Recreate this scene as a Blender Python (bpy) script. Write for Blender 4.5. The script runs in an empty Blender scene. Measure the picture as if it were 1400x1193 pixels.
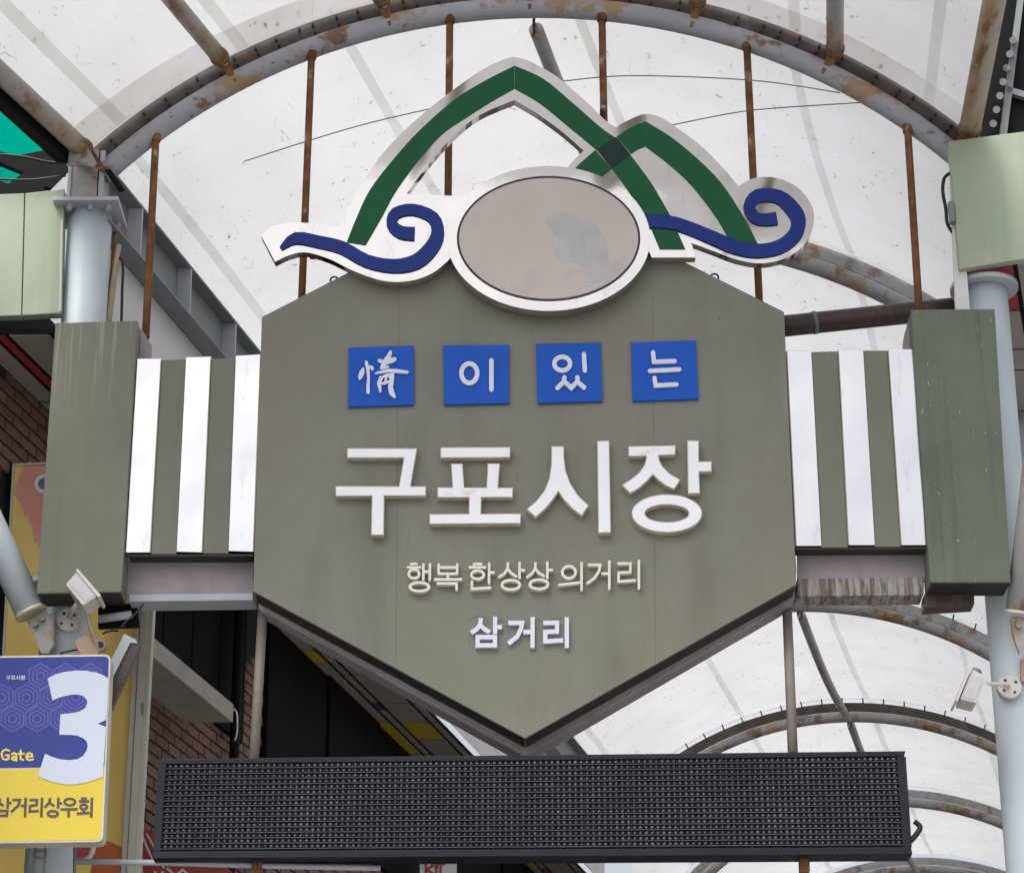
import bpy, bmesh, math, random
from mathutils import Vector, Matrix
from mathutils.geometry import tessellate_polygon
random.seed(7)
scene = bpy.context.scene
col = scene.collection
R = math.radians

# ------------------------------------------------------------------ camera
F_PX, PITCH, ROLL = 3600.0, R(22.5), R(0.28)
CAM = Vector((0.0, -13.0, 1.6))
fwd = Vector((0, math.cos(PITCH), math.sin(PITCH)))
up0 = Vector((0, -math.sin(PITCH), math.cos(PITCH)))
rt0 = Vector((1, 0, 0))
rt = rt0 * math.cos(ROLL) - up0 * math.sin(ROLL)
up = up0 * math.cos(ROLL) + rt0 * math.sin(ROLL)
cd = bpy.data.cameras.new('camera')
cam = bpy.data.objects.new('camera', cd)
col.objects.link(cam)
cd.sensor_width = 36.0
cd.sensor_fit = 'HORIZONTAL'
cd.lens = F_PX / 1400.0 * 36.0
cd.clip_start = 0.1
cd.clip_end = 3000.0
M = Matrix((rt, up, -fwd)).transposed().to_4x4()
M.translation = CAM
cam.matrix_world = M
scene.camera = cam

# ------------------------------------------------------------------ world, sun, exposure
SUN_EL, SUN_AZ = R(58), R(215)       # high, veiled sun, from behind the viewer
world = bpy.data.worlds.new('World')
scene.world = world
world.use_nodes = True
wn, wl = world.node_tree.nodes, world.node_tree.links
wn.clear()
sky = wn.new('ShaderNodeTexSky')
sky.sky_type = 'NISHITA'
sky.sun_disc = False
sky.sun_elevation = SUN_EL
sky.sun_rotation = SUN_AZ
sky.air_density = 1.0
sky.dust_density = 6.0
sky.ozone_density = 1.0
hs = wn.new('ShaderNodeHueSaturation')
hs.inputs['Saturation'].default_value = 0.30      # thin overcast veil
bg = wn.new('ShaderNodeBackground')
bg.inputs['Strength'].default_value = 0.15
wo = wn.new('ShaderNodeOutputWorld')
wl.new(sky.outputs[0], hs.inputs['Color'])
wl.new(hs.outputs[0], bg.inputs['Color'])
wl.new(bg.outputs[0], wo.inputs['Surface'])
sd = bpy.data.lights.new('sun', 'SUN')
sd.energy = 1.5
sd.angle = R(30)
sd.color = (1.0, 0.965, 0.91)
sun = bpy.data.objects.new('sun', sd)
col.objects.link(sun)
sdir = Vector((math.sin(SUN_AZ) * math.cos(SUN_EL), math.cos(SUN_AZ) * math.cos(SUN_EL), math.sin(SUN_EL)))
sun.rotation_euler = sdir.to_track_quat('Z', 'Y').to_euler()
sun.location = sdir * 60
vs = scene.view_settings
vs.view_transform = 'Standard'
vs.look = 'None'
vs.gamma = 1.0
vs.exposure = 0.60
vs.use_curve_mapping = False
scene.render.engine = 'CYCLES'
scene.cycles.use_denoising = True
scene.cycles.max_bounces = 8
scene.cycles.diffuse_bounces = 5

# ------------------------------------------------------------------ geometry helpers
def ray(px, py):
    return (fwd * F_PX + rt * (px - 700.0) + up * (596.5 - py))
def P(px, py, Y=0.0):
    d = ray(px, py)
    return CAM + d * ((Y - CAM.y) / d.y)
SKEW = 0.244
def W(px, py, c):              # hit on the street-parallel vertical plane x - SKEW*y = c
    d = ray(px, py)
    return CAM + d * ((c - (CAM.x - SKEW * CAM.y)) / (d.x - SKEW * d.y))
def H(px, py, z):              # hit on a level plane
    d = ray(px, py)
    return CAM + d * ((z - CAM.z) / d.z)
def crop(ox, oy, s):
    return lambda pts: [(ox + p[0] / s, oy + p[1] / s) + tuple(w / s for w in p[2:]) for p in pts]

class MB:
    def __init__(self):
        self.v, self.f, self.s = [], [], []
    def add(self, vs_, fs, smooth=False):
        o = len(self.v)
        self.v += [tuple(v) for v in vs_]
        for i, f in enumerate(fs):
            self.f.append(tuple(o + k for k in f))
            self.s.append(smooth if isinstance(smooth, bool) else smooth[i])
        return self
    def hexa(self, a):         # eight corners, bottom four then top four
        return self.add(a, [(3, 2, 1, 0), (4, 5, 6, 7), (0, 1, 5, 4), (1, 2, 6, 5), (2, 3, 7, 6), (3, 0, 4, 7)])
    def box(self, c, s, rz=0.0):
        x, y, z = (k / 2 for k in s)
        q = Matrix.Rotation(rz, 3, 'Z')
        c = Vector(c)
        return self.hexa([c + q @ Vector(p) for p in ((-x, -y, -z), (x, -y, -z), (x, y, -z), (-x, y, -z),
                                                       (-x, -y, z), (x, -y, z), (x, y, z), (-x, y, z))])
    def obox(self, c, ux, uy, uz):    # box from centre and half-vectors
        c, ux, uy, uz = Vector(c), Vector(ux), Vector(uy), Vector(uz)
        return self.hexa([c - ux - uy - uz, c + ux - uy - uz, c + ux + uy - uz, c - ux + uy - uz,
                          c - ux - uy + uz, c + ux - uy + uz, c + ux + uy + uz, c - ux + uy + uz])
    def prism(self, loops, Y, depth):  # traced outline (pixels), holes follow; straight back along y
        if isinstance(loops[0][0], (int, float)):
            loops = [loops]
        w = [[P(p[0], p[1], Y) for p in lp] for lp in loops]
        return self.solid(w, Vector((0, depth, 0)))
    def solid(self, w, dv):
        flat = [p for lp in w for p in lp]
        n = len(flat)
        tris = tessellate_polygon([[Vector((p.x, p.z, 0)) if abs(dv.y) >= max(abs(dv.x), abs(dv.z)) else
                                    (Vector((p.x, p.y, 0)) if abs(dv.z) >= abs(dv.x) else Vector((p.y, p.z, 0)))
                                    for p in lp] for lp in w])
        vv = flat + [p + dv for p in flat]
        ff = []
        for t in tris:
            ff.append(tuple(t))
            ff.append(tuple(k + n for k in reversed(t)))
        o = 0
        for lp in w:
            m = len(lp)
            for i in range(m):
                j = (i + 1) % m
                ff.append((o + i, o + j, o + j + n, o + i + n))
            o += m
        return self.add(vv, ff)
    def stroke(self, pts, Y, depth, w=None, cap='flat', closed=False):
        L, Rr = offset(pts, w, closed, cap)
        if closed:
            return self.prism([L, list(reversed(Rr))], Y, depth)
        return self.prism(L + list(reversed(Rr)), Y, depth)
    def tube(self, pts, r, n=12, caps=True):
        pts = [Vector(p) for p in pts]
        rr = r if isinstance(r, (list, tuple)) else [r] * len(pts)
        t0 = (pts[1] - pts[0]).normalized()
        a = t0.cross(Vector((0, 0, 1)))
        if a.length < 1e-3:
            a = t0.cross(Vector((0, 1, 0)))
        a.normalize()
        vv, ff, sm = [], [], []
        for i, p in enumerate(pts):
            t = (pts[min(i + 1, len(pts) - 1)] - pts[max(i - 1, 0)]).normalized()
            a = (a - t * a.dot(t)).normalized()
            b = t.cross(a)
            for k in range(n):
                g = 2 * math.pi * k / n
                vv.append(p + (a * math.cos(g) + b * math.sin(g)) * rr[i])
        for i in range(len(pts) - 1):
            for k in range(n):
                k2 = (k + 1) % n
                ff.append((i * n + k, i * n + k2, (i + 1) * n + k2, (i + 1) * n + k))
                sm.append(True)
        if caps:
            ff.append(tuple(reversed(range(n)))); sm.append(False)
            o = (len(pts) - 1) * n
            ff.append(tuple(o + k for k in range(n))); sm.append(False)
        return self.add(vv, ff, sm)
    def sheet(self, grid, smooth=True):  # rows of points
        h, w = len(grid), len(grid[0])
        vv = [p for r_ in grid for p in r_]
        ff = [(i * w + j, i * w + j + 1, (i + 1) * w + j + 1, (i + 1) * w + j) for i in range(h - 1) for j in range(w - 1)]
        return self.add(vv, ff, smooth)

def offset(pts, w, closed, cap='flat'):
    n = len(pts)
    L, Rr = [], []
    for i, p in enumerate(pts):
        ww = (p[2] if w is None else w) / 2
        a = pts[(i - 1) % n] if (closed or i > 0) else None
        b = pts[(i + 1) % n] if (closed or i < n - 1) else None
        def nrm(u, v):
            dx, dy = v[0] - u[0], v[1] - u[1]
            l = math.hypot(dx, dy) or 1
            return (-dy / l, dx / l)
        if a is None: m = nrm(p, b)
        elif b is None: m = nrm(a, p)
        else:
            n1, n2 = nrm(a, p), nrm(p, b)
            mx, my = n1[0] + n2[0], n1[1] + n2[1]
            q = mx * mx + my * my
            k = min(2.0 / max(q, 1e-6), 1.0) if q > 1e-6 else 1
            k = 2.0 / q if q > 0.8 else 1.2 / math.sqrt(q + 1e-6)
            m = (mx * k, my * k)
        L.append((p[0] + m[0] * ww, p[1] + m[1] * ww))
        Rr.append((p[0] - m[0] * ww, p[1] - m[1] * ww))
    if cap == 'round' and not closed:
        for end in (0, 1):
            p, q = (pts[0], pts[1]) if end == 0 else (pts[-1], pts[-2])
            ww = (p[2] if w is None else w) / 2
            ang = math.atan2(p[1] - q[1], p[0] - q[0])
            arc = [(p[0] + ww * math.cos(ang + g), p[1] + ww * math.sin(ang + g)) for g in (R(60), R(30), 0, R(-30), R(-60))]
            if end == 0:
                # start: from L side round to R side
                side = arc if math.hypot(arc[0][0] - L[0][0], arc[0][1] - L[0][1]) < math.hypot(arc[-1][0] - L[0][0], arc[-1][1] - L[0][1]) else arc[::-1]
                L = list(reversed(side[:3])) + L
                Rr = side[3:][::-1] + Rr if False else list(reversed(side[3:])) + Rr
                # fold: put the arc in order R..L
                L[0:3] = list(reversed(side))[2:5]
                Rr[0:2] = side[3:5]
            else:
                side = arc if math.hypot(arc[0][0] - L[-1][0], arc[0][1] - L[-1][1]) < math.hypot(arc[-1][0] - L[-1][0], arc[-1][1] - L[-1][1]) else arc[::-1]
                L = L + side[:3]
                Rr = Rr + list(reversed(side[3:]))
    return L, Rr

def ell(cx, cy, rx, ry, n=28, rot=0.0):
    return [(cx + rx * math.cos(t) * math.cos(rot) - ry * math.sin(t) * math.sin(rot),
             cy + rx * math.cos(t) * math.sin(rot) + ry * math.sin(t) * math.cos(rot))
            for t in (2 * math.pi * k / n for k in range(n))]
def smooth(pts, k=5, closed=False):     # Catmull-Rom through the points
    n = len(pts)
    out = []
    rng = range(n if closed else n - 1)
    g = lambda i: pts[i % n] if closed else pts[max(0, min(n - 1, i))]
    for i in rng:
        p0, p1, p2, p3 = g(i - 1), g(i), g(i + 1), g(i + 2)
        for j in range(k):
            t = j / k
            out.append(tuple(0.5 * ((2 * b) + (c - a) * t + (2 * a - 5 * b + 4 * c - d) * t * t + (-a + 3 * b - 3 * c + d) * t ** 3)
                             for a, b, c, d in zip(p0, p1, p2, p3)))
    if not closed:
        out.append(tuple(pts[-1]))
    return out
def area(lp):
    return sum(lp[i][0] * lp[(i + 1) % len(lp)][1] - lp[(i + 1) % len(lp)][0] * lp[i][1] for i in range(len(lp))) / 2
def inset(lp, d):
    sgn = 1 if area(lp) > 0 else -1
    L, Rr = offset(lp, 2 * d * sgn, True)
    return L

def rrect(pts, r, n=4):                 # round the corners of a polygon
    out = []
    m = len(pts)
    for i in range(m):
        a, p, b = pts[i - 1], pts[i], pts[(i + 1) % m]
        u = Vector((a[0] - p[0], a[1] - p[1])).normalized() * r
        v = Vector((b[0] - p[0], b[1] - p[1])).normalized() * r
        for k in range(n + 1):
            t = k / n
            out.append((p[0] + u.x * (1 - t) ** 2 + v.x * t * t, p[1] + u.y * (1 - t) ** 2 + v.y * t * t))
    return out

# ------------------------------------------------------------------ objects
def origin(o):
    v = Vector((0, 0, 0))
    while o is not None:
        v = v + o.location
        o = o.parent
    return v
def tag(o, label, cat=None, group=None, kind=None):
    if label: o['label'] = label
    if cat: o['category'] = cat
    if group: o['group'] = group
    if kind: o['kind'] = kind
    return o
def thing(name, label, cat, base, group=None):
    o = bpy.data.objects.new(name, None)
    col.objects.link(o)
    o.location = base
    o.empty_display_size = 0.2
    return tag(o, label, cat, group)
def build(name, mb, mat, parent=None, base=None, bevel=0.0, label=None, kind=None, recalc=True):
    me = bpy.data.meshes.new(name)
    org = origin(parent) if parent is not None else Vector(base or (0, 0, 0))
    me.from_pydata([tuple(Vector(v) - org) for v in mb.v], [], mb.f)
    me.polygons.foreach_set('use_smooth', mb.s)
    if recalc:
        bm = bmesh.new()
        bm.from_mesh(me)
        bmesh.ops.recalc_face_normals(bm, faces=bm.faces)
        bm.to_mesh(me)
        bm.free()
    me.materials.append(mat)
    o = bpy.data.objects.new(name, me)
    col.objects.link(o)
    if parent is not None: o.parent = parent
    else: o.location = org
    if bevel:
        b = o.modifiers.new('edge', 'BEVEL')
        b.width = bevel
        b.segments = 2
        b.limit_method = 'ANGLE'
        b.angle_limit = R(40)
    if label: o['label'] = label
    if kind: o['kind'] = kind
    return o

# ------------------------------------------------------------------ materials
def lin(r, g, b):
    f = lambda c: c / 12.92 if c <= 0.04045 else ((c + 0.055) / 1.055) ** 2.4
    return (f(r / 255), f(g / 255), f(b / 255), 1)
def mat_new(name):
    m = bpy.data.materials.new(name)
    m.use_nodes = True
    return m, m.node_tree.nodes, m.node_tree.links, m.node_tree.nodes['Principled BSDF']
def tex(nodes, links, scale=5, stretch=(1, 1, 1), detail=6, rough=0.6, kind='noise'):
    tc = nodes.new('ShaderNodeTexCoord')
    mp = nodes.new('ShaderNodeMapping')
    mp.inputs['Scale'].default_value = stretch
    links.new(tc.outputs['Object'], mp.inputs['Vector'])
    if kind == 'noise':
        t = nodes.new('ShaderNodeTexNoise')
        t.inputs['Scale'].default_value = scale
        t.inputs['Detail'].default_value = detail
        t.inputs['Roughness'].default_value = rough
    links.new(mp.outputs[0], t.inputs['Vector'])
    return t
def ramp(nodes, links, src, lo, hi):
    r = nodes.new('ShaderNodeMapRange')
    r.inputs['From Min'].default_value = lo
    r.inputs['From Max'].default_value = hi
    links.new(src, r.inputs['Value'])
    return r.outputs[0]
def mixc(nodes, links, fac, a, b):
    m = nodes.new('ShaderNodeMix')
    m.data_type = 'RGBA'
    if hasattr(fac, 'links'): links.new(fac, m.inputs[0])
    else: m.inputs[0].default_value = fac
    for s, v in ((m.inputs[6], a), (m.inputs[7], b)):
        if hasattr(v, 'links'): links.new(v, s)
        else: s.default_value = v
    return m.outputs[2]
def paint(name, c, rough=0.5, var=0.12, scale=3.0, metallic=0.0, bump=0.0, layers=(), spec=0.5, tint=None):
    """base colour with soft blotches, then stain layers (colour, scale, stretch, lo, hi, strength)"""
    m, n, l, b = mat_new(name)
    t = tex(n, l, scale)
    dark = tuple(x * (1 - var) for x in c[:3]) + (1,)
    light = tuple(min(1, x * (1 + var)) for x in c[:3]) + (1,)
    out = mixc(n, l, ramp(n, l, t.outputs['Fac'], 0.3, 0.7), dark, light)
    if tint:
        t2 = tex(n, l, scale * 0.7, (1.3, 1, 0.6))
        out = mixc(n, l, ramp(n, l, t2.outputs['Fac'], 0.45, 0.75), out, tint)
    for (lc, sc, st, lo, hi, k, *zm) in layers:
        tt = tex(n, l, sc, st, 8, 0.65)
        f = ramp(n, l, tt.outputs['Fac'], lo, hi)
        mm = n.new('ShaderNodeMath'); mm.operation = 'MULTIPLY'; mm.inputs[1].default_value = k
        l.new(f, mm.inputs[0])
        fac = mm.outputs[0]
        if zm:                       # only above / below a height on the thing
            tcz = n.new('ShaderNodeTexCoord'); sx = n.new('ShaderNodeSeparateXYZ')
            l.new(tcz.outputs['Object'], sx.inputs[0])
            m2 = n.new('ShaderNodeMath'); m2.operation = 'MULTIPLY'
            l.new(ramp(n, l, sx.outputs['Z'], zm[0], zm[1]), m2.inputs[0]); l.new(fac, m2.inputs[1])
            fac = m2.outputs[0]
        out = mixc(n, l, fac, out, lc)
    l.new(out, b.inputs['Base Color'])
    b.inputs['Roughness'].default_value = rough
    b.inputs['Metallic'].default_value = metallic
    b.inputs['Specular IOR Level'].default_value = spec
    if bump:
        tb = tex(n, l, scale * 6, detail=8)
        bp = n.new('ShaderNodeBump')
        bp.inputs['Strength'].default_value = bump
        bp.inputs['Distance'].default_value = 0.01
        l.new(tb.outputs['Fac'], bp.inputs['Height'])
        l.new(bp.outputs[0], b.inputs['Normal'])
    return m
RUST = (0.17, 0.072, 0.026, 1)
RUSTD = (0.060, 0.028, 0.016, 1)
TAN = (0.33, 0.20, 0.085, 1)
M_olive = paint('olive_panel', (0.218, 0.221, 0.183, 1), 0.5, 0.08, 1.4, spec=0.15, tint=(0.222, 0.204, 0.172, 1),
                layers=[((0.125, 0.118, 0.092, 1), 1.3, (2.6, 1, 0.5), 0.50, 0.80, 0.45), ((0.11, 0.10, 0.08, 1), 4.0, (7, 1, 0.3), 0.64, 0.82, 0.45), ((0.27, 0.285, 0.235, 1), 0.9, (1, 1, 1), 0.50, 0.72, 0.55), ((0.09, 0.08, 0.06, 1), 22, (1, 1, 0.5), 0.68, 0.73, 0.6),
                        ((0.15, 0.13, 0.10, 1), 5, (3, 1, 0.5), 0.62, 0.8, 0.25)])
M_olive_box = paint('olive_box', (0.192, 0.200, 0.160, 1), 0.5, 0.10, 2.0, spec=0.15,
                    layers=[((0.36, 0.37, 0.31, 1), 12, (3.2, 1, 0.10), 0.535, 0.565, 0.6, 0.95, 1.5),
                            ((0.10, 0.10, 0.08, 1), 2.2, (6, 1, 0.3), 0.58, 0.85, 0.4)])
M_olive_old = paint('olive_box_worn', (0.150, 0.172, 0.134, 1), 0.55, 0.14, 2.2, spec=0.15,
                    layers=[((0.05, 0.06, 0.05, 1), 3.5, (7, 1, 0.18), 0.52, 0.82, 0.55),
                            ((0.60, 0.61, 0.55, 1), 30, (2.2, 1, 0.30), 0.675, 0.69, 0.9)])
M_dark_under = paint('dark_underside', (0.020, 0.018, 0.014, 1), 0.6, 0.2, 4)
M_lining = paint('lilac_lining', (0.32, 0.28, 0.31, 1), 0.6, 0.12, 4, bump=0.15,
                 layers=[((0.14, 0.11, 0.11, 1), 2.5, (1, 1, 1), 0.5, 0.75, 0.55)])
M_white_letter = paint('white_letter_face', (0.88, 0.90, 0.95, 1), 0.35, 0.02, 3,
                       layers=[((0.56, 0.42, 0.20, 1), 5, (1, 1, 1.8), 0.63, 0.74, 0.55), ((0.40, 0.26, 0.10, 1), 15, (1, 1, 2.2), 0.66, 0.72, 0.5)])
M_letter_trim = paint('letter_trim', (0.58, 0.53, 0.42, 1), 0.4, 0.2, 8,
                      layers=[((0.30, 0.17, 0.05, 1), 14, (1, 1, 1), 0.55, 0.7, 0.6)])
M_cream_letter = paint('cream_letter', (0.76, 0.74, 0.67, 1), 0.4, 0.05, 8,
                       layers=[((0.25, 0.22, 0.17, 1), 10, (1, 1, 1), 0.62, 0.75, 0.4)])
M_lilac_letter = paint('pale_letter', (0.72, 0.74, 0.86, 1), 0.35, 0.03, 8)
M_tile_letter = paint('tile_letter', (0.66, 0.69, 0.82, 1), 0.35, 0.05, 10)
M_tile = paint('blue_tile', (0.018, 0.100, 0.50, 1), 0.45, 0.06, 9, spec=0.12)
M_green = paint('green_film', (0.008, 0.098, 0.038, 1), 0.40, 0.08, 4, spec=0.2,
                layers=[((0.03, 0.05, 0.03, 1), 9, (3, 1, 0.3), 0.62, 0.8, 0.5)])
M_green_dark = paint('green_film_cross', (0.012, 0.036, 0.034, 1), 0.4, 0.06, 5, spec=0.2)
M_blue = paint('blue_film', (0.013, 0.034, 0.215, 1), 0.42, 0.12, 6, spec=0.2)
M_blank = paint('blank_panel', (0.56, 0.50, 0.47, 1), 0.40, 0.05, 3,
                layers=[((0.38, 0.36, 0.38, 1), 3.0, (1, 1, 1), 0.55, 0.7, 0.5),
                        ((0.20, 0.17, 0.15, 1), 24, (3, 1, 0.5), 0.66, 0.74, 0.5)])
M_steelgrey = paint('pipe_grey', (0.42, 0.45, 0.50, 1), 0.42, 0.08, 2, layers=[((0.2, 0.19, 0.18, 1), 3, (1, 1, 0.4), 0.58, 0.8, 0.35)])
M_pipe_blue = paint('pipe_pale_blue', (0.52, 0.59, 0.64, 1), 0.48, 0.05, 2.0, layers=[((0.36, 0.36, 0.35, 1), 6, (1, 1, 0.4), 0.6, 0.8, 0.35)])
M_arch = paint('arch_paint', (0.34, 0.36, 0.40, 1), 0.45, 0.10, 2, bump=0.1,
               layers=[(TAN, 3.2, (1, 1, 1.5), 0.545, 0.60, 0.85), (RUST, 4.2, (1, 1, 1.5), 0.575, 0.63, 0.9),
                       (RUSTD, 14, (1, 1, 1), 0.66, 0.7, 0.9)])
M_arch_rear = paint('arch_paint_rear', (0.30, 0.31, 0.31, 1), 0.5, 0.15, 2, bump=0.1,
                    layers=[(TAN, 3.6, (1, 1, 1), 0.53, 0.62, 0.75), (RUST, 4.0, (1, 1, 1), 0.54, 0.64, 0.85), ((0.06, 0.055, 0.05, 1), 5, (1, 1, 1), 0.56, 0.66, 0.7)])
M_purlin = paint('purlin_paint', (0.36, 0.36, 0.36, 1), 0.5, 0.12, 2, bump=0.1,
                 layers=[(TAN, 3.5, (1, 0.5, 1), 0.50, 0.62, 0.85), (RUST, 6, (1, 0.6, 1), 0.56, 0.64, 0.8)])
M_purlin_old = paint('purlin_paint_old', (0.40, 0.36, 0.31, 1), 0.6, 0.12, 2, bump=0.15,
                 layers=[(TAN, 5, (1.5, 0.4, 1), 0.42, 0.60, 0.85), (RUST, 7, (1.5, 0.4, 1), 0.53, 0.64, 0.85)])
M_rod = paint('rusty_rod', (0.185, 0.080, 0.034, 1), 0.75, 0.35, 9, bump=0.3, spec=0.3,
              layers=[((0.33, 0.17, 0.06, 1), 5, (1, 1, 0.6), 0.50, 0.66, 0.8), (RUSTD, 13, (1, 1, 0.4), 0.50, 0.68, 0.8), ((0.40, 0.36, 0.30, 1), 12, (1, 1, 0.4), 0.585, 0.64, 0.8)])
M_rod_grey = paint('grey_rod', (0.26, 0.22, 0.20, 1), 0.6, 0.2, 7, layers=[(RUST, 8, (1, 1, 0.6), 0.55, 0.7, 0.5)])
M_clamp = paint('clamp_dark', (0.055, 0.042, 0.036, 1), 0.7, 0.3, 5, bump=0.2, layers=[((0.16, 0.15, 0.15, 1), 4, (1, 1, 1), 0.5, 0.7, 0.6), (RUST, 7, (1, 1, 1), 0.58, 0.68, 0.6)])
M_brownpipe = paint('brown_pipe', (0.062, 0.040, 0.036, 1), 0.42, 0.2, 3, layers=[((0.14, 0.10, 0.095, 1), 9, (3, 1, 1), 0.52, 0.7, 0.6)])
M_gutter = paint('gutter_black', (0.007, 0.007, 0.008, 1), 0.7, 0.2, 4, spec=0.12)
M_ibeam = paint('ibeam_grey', (0.20, 0.225, 0.235, 1), 0.5, 0.1, 3, layers=[((0.09, 0.085, 0.08, 1), 4, (1, 1, 1), 0.55, 0.75, 0.5)])
M_white_sheet = paint('white_sheet', (0.70, 0.70, 0.71, 1), 0.5, 0.04, 2)
M_fascia = paint('pale_green_fascia', (0.33, 0.39, 0.285, 1), 0.4, 0.07, 2.0,
                 layers=[((0.20, 0.27, 0.20, 1), 2.2, (5, 1, 0.25), 0.50, 0.8, 0.5), ((0.45, 0.45, 0.36, 1), 1.4, (1, 1, 1), 0.5, 0.7, 0.4)])
M_black = paint('black_plastic', (0.016, 0.017, 0.021, 1), 0.45, 0.2, 6)
M_led_frame = paint('led_frame', (0.011, 0.013, 0.021, 1), 0.45, 0.25, 5, spec=0.3, layers=[((0.12, 0.13, 0.15, 1), 16, (1, 1, 3), 0.68, 0.76, 0.6)])
M_led_face = paint('led_face', (0.026, 0.028, 0.037, 1), 0.6, 0.15, 12, spec=0.3)
M_louver = paint('led_louver', (0.070, 0.074, 0.092, 1), 0.5, 0.2, 9, spec=0.3)
M_lamp = paint('led_lamp', (0.165, 0.165, 0.18, 1), 0.32, 0.5, 2.5, layers=[((0.05, 0.05, 0.055, 1), 40, (1, 1, 1), 0.55, 0.65, 0.7), ((0.34, 0.33, 0.32, 1), 30, (1, 1, 1), 0.66, 0.72, 0.7)])
M_mortar = paint('mortar_dark', (0.012, 0.010, 0.010, 1), 0.9, 0.2, 9)
M_brick = [paint('brick_%d' % i, c, 0.8, 0.18, 9, bump=0.25) for i, c in enumerate(
    [(0.175, 0.092, 0.066, 1), (0.145, 0.078, 0.060, 1), (0.20, 0.112, 0.080, 1)])]
M_concrete = paint('canopy_concrete', (0.34, 0.32, 0.28, 1), 0.7, 0.12, 4)
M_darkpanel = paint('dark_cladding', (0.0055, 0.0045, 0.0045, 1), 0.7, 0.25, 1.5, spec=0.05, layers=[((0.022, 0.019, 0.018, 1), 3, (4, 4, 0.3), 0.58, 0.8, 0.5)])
M_alu = paint('cream_aluminium', (0.50, 0.49, 0.43, 1), 0.4, 0.06, 4)
M_yellow = paint('board_yellow', (0.78, 0.56, 0.15, 1), 0.5, 0.05, 3)
M_pink = paint('board_pink', (0.70, 0.28, 0.22, 1), 0.5, 0.06, 5)
M_orange = paint('board_orange', (0.50, 0.13, 0.03, 1), 0.5, 0.06, 5)
M_print_white = paint('print_white', (0.72, 0.74, 0.78, 1), 0.45, 0.03, 5)
M_print_grey = paint('print_grey', (0.10, 0.10, 0.115, 1), 0.45, 0.05, 9)
M_gblue = paint('gate_blue', (0.045, 0.066, 0.285, 1), 0.45, 0.05, 3, spec=0.2)
M_glilac = paint('gate_lilac', (0.115, 0.115, 0.42, 1), 0.45, 0.04, 6, spec=0.2)
M_gyellow = paint('gate_yellow', (0.74, 0.57, 0.055, 1), 0.42, 0.03, 3)
M_gthree = paint('gate_white', (0.60, 0.66, 0.78, 1), 0.42, 0.02, 5)
M_gword = paint('gate_word', (0.78, 0.66, 0.16, 1), 0.42, 0.03, 5)
M_gtext = paint('gate_text', (0.085, 0.070, 0.075, 1), 0.45, 0.03, 5)
M_gedge = paint('gate_edge', (0.66, 0.62, 0.52, 1), 0.4, 0.05, 5)
M_red = paint('sign_red', (0.36, 0.055, 0.05, 1), 0.5, 0.08, 3)
M_lampwhite = paint('floodlight_white', (0.62, 0.60, 0.57, 1), 0.4, 0.06, 6, layers=[((0.30, 0.17, 0.09, 1), 9, (1, 1, 1), 0.62, 0.72, 0.4)])
M_glass = paint('floodlight_glass', (0.55, 0.55, 0.57, 1), 0.3, 0.1, 6)
M_beige = paint('junction_beige', (0.42, 0.28, 0.20, 1), 0.5, 0.1, 6)
M_cable = paint('cable_black', (0.012, 0.012, 0.012, 1), 0.5, 0.1, 6)
M_cream = paint('conduit_cream', (0.45, 0.38, 0.28, 1), 0.5, 0.15, 6)
M_soffit_white = paint('soffit_white', (0.34, 0.315, 0.29, 1), 0.5, 0.1, 3)
M_soffit_yellow = paint('soffit_yellow', (0.55, 0.40, 0.04, 1), 0.5, 0.06, 3)
M_soffit_red = paint('soffit_red', (0.36, 0.025, 0.04, 1), 0.5, 0.06, 3)
M_soffit_blue = paint('soffit_blue', (0.02, 0.06, 0.26, 1), 0.5, 0.06, 3)
M_ground = paint('paving', (0.26, 0.25, 0.24, 1), 0.85, 0.15, 0.8)
M_rustbeam = paint('peeling_beam', (0.36, 0.35, 0.33, 1), 0.7, 0.1, 5, bump=0.3,
                   layers=[((0.10, 0.065, 0.045, 1), 7, (6, 1, 0.35), 0.44, 0.60, 0.8), (RUSTD, 16, (4, 1, 0.5), 0.52, 0.66, 0.8)])

def steel(name, rough, base=(0.80, 0.79, 0.78, 1), bump=0.04, scale=2.0, stain=0.5):
    m, n, l, b = mat_new(name)
    b.inputs['Metallic'].default_value = 1.0
    t = tex(n, l, 7, (2, 1, 0.6), 8)
    c = mixc(n, l, ramp(n, l, t.outputs['Fac'], 0.60, 0.78), base, tuple(x * (1 - stain * 0.5) for x in base[:3]) + (1,))
    l.new(c, b.inputs['Base Color'])
    b.inputs['Roughness'].default_value = rough
    tb = tex(n, l, scale, detail=2, rough=0.4)
    bp = n.new('ShaderNodeBump')
    bp.inputs['Strength'].default_value = 1.0
    bp.inputs['Distance'].default_value = bump
    l.new(tb.outputs['Fac'], bp.inputs['Height'])
    l.new(bp.outputs[0], b.inputs['Normal'])
    return m
M_steel = steel('polished_plate', 0.085, (0.60, 0.575, 0.555, 1), 0.022, 1.5, 0.5)
M_glue = paint('glue_trace', (0.135, 0.128, 0.098, 1), 0.6, 0.3, 20, spec=0.1)
M_peel = paint('peeled_film', (0.47, 0.47, 0.49, 1), 0.35, 0.10, 8, bump=0.15, layers=[((0.25, 0.24, 0.24, 1), 18, (4, 1, 0.4), 0.6, 0.7, 0.5)])
M_border = paint('panel_border', (0.055, 0.045, 0.065, 1), 0.45, 0.1, 5, spec=0.2)
M_slat = steel('bright_slat', 0.16, (0.645, 0.64, 0.65, 1), 0.03, 1.6, 0.5)

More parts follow.
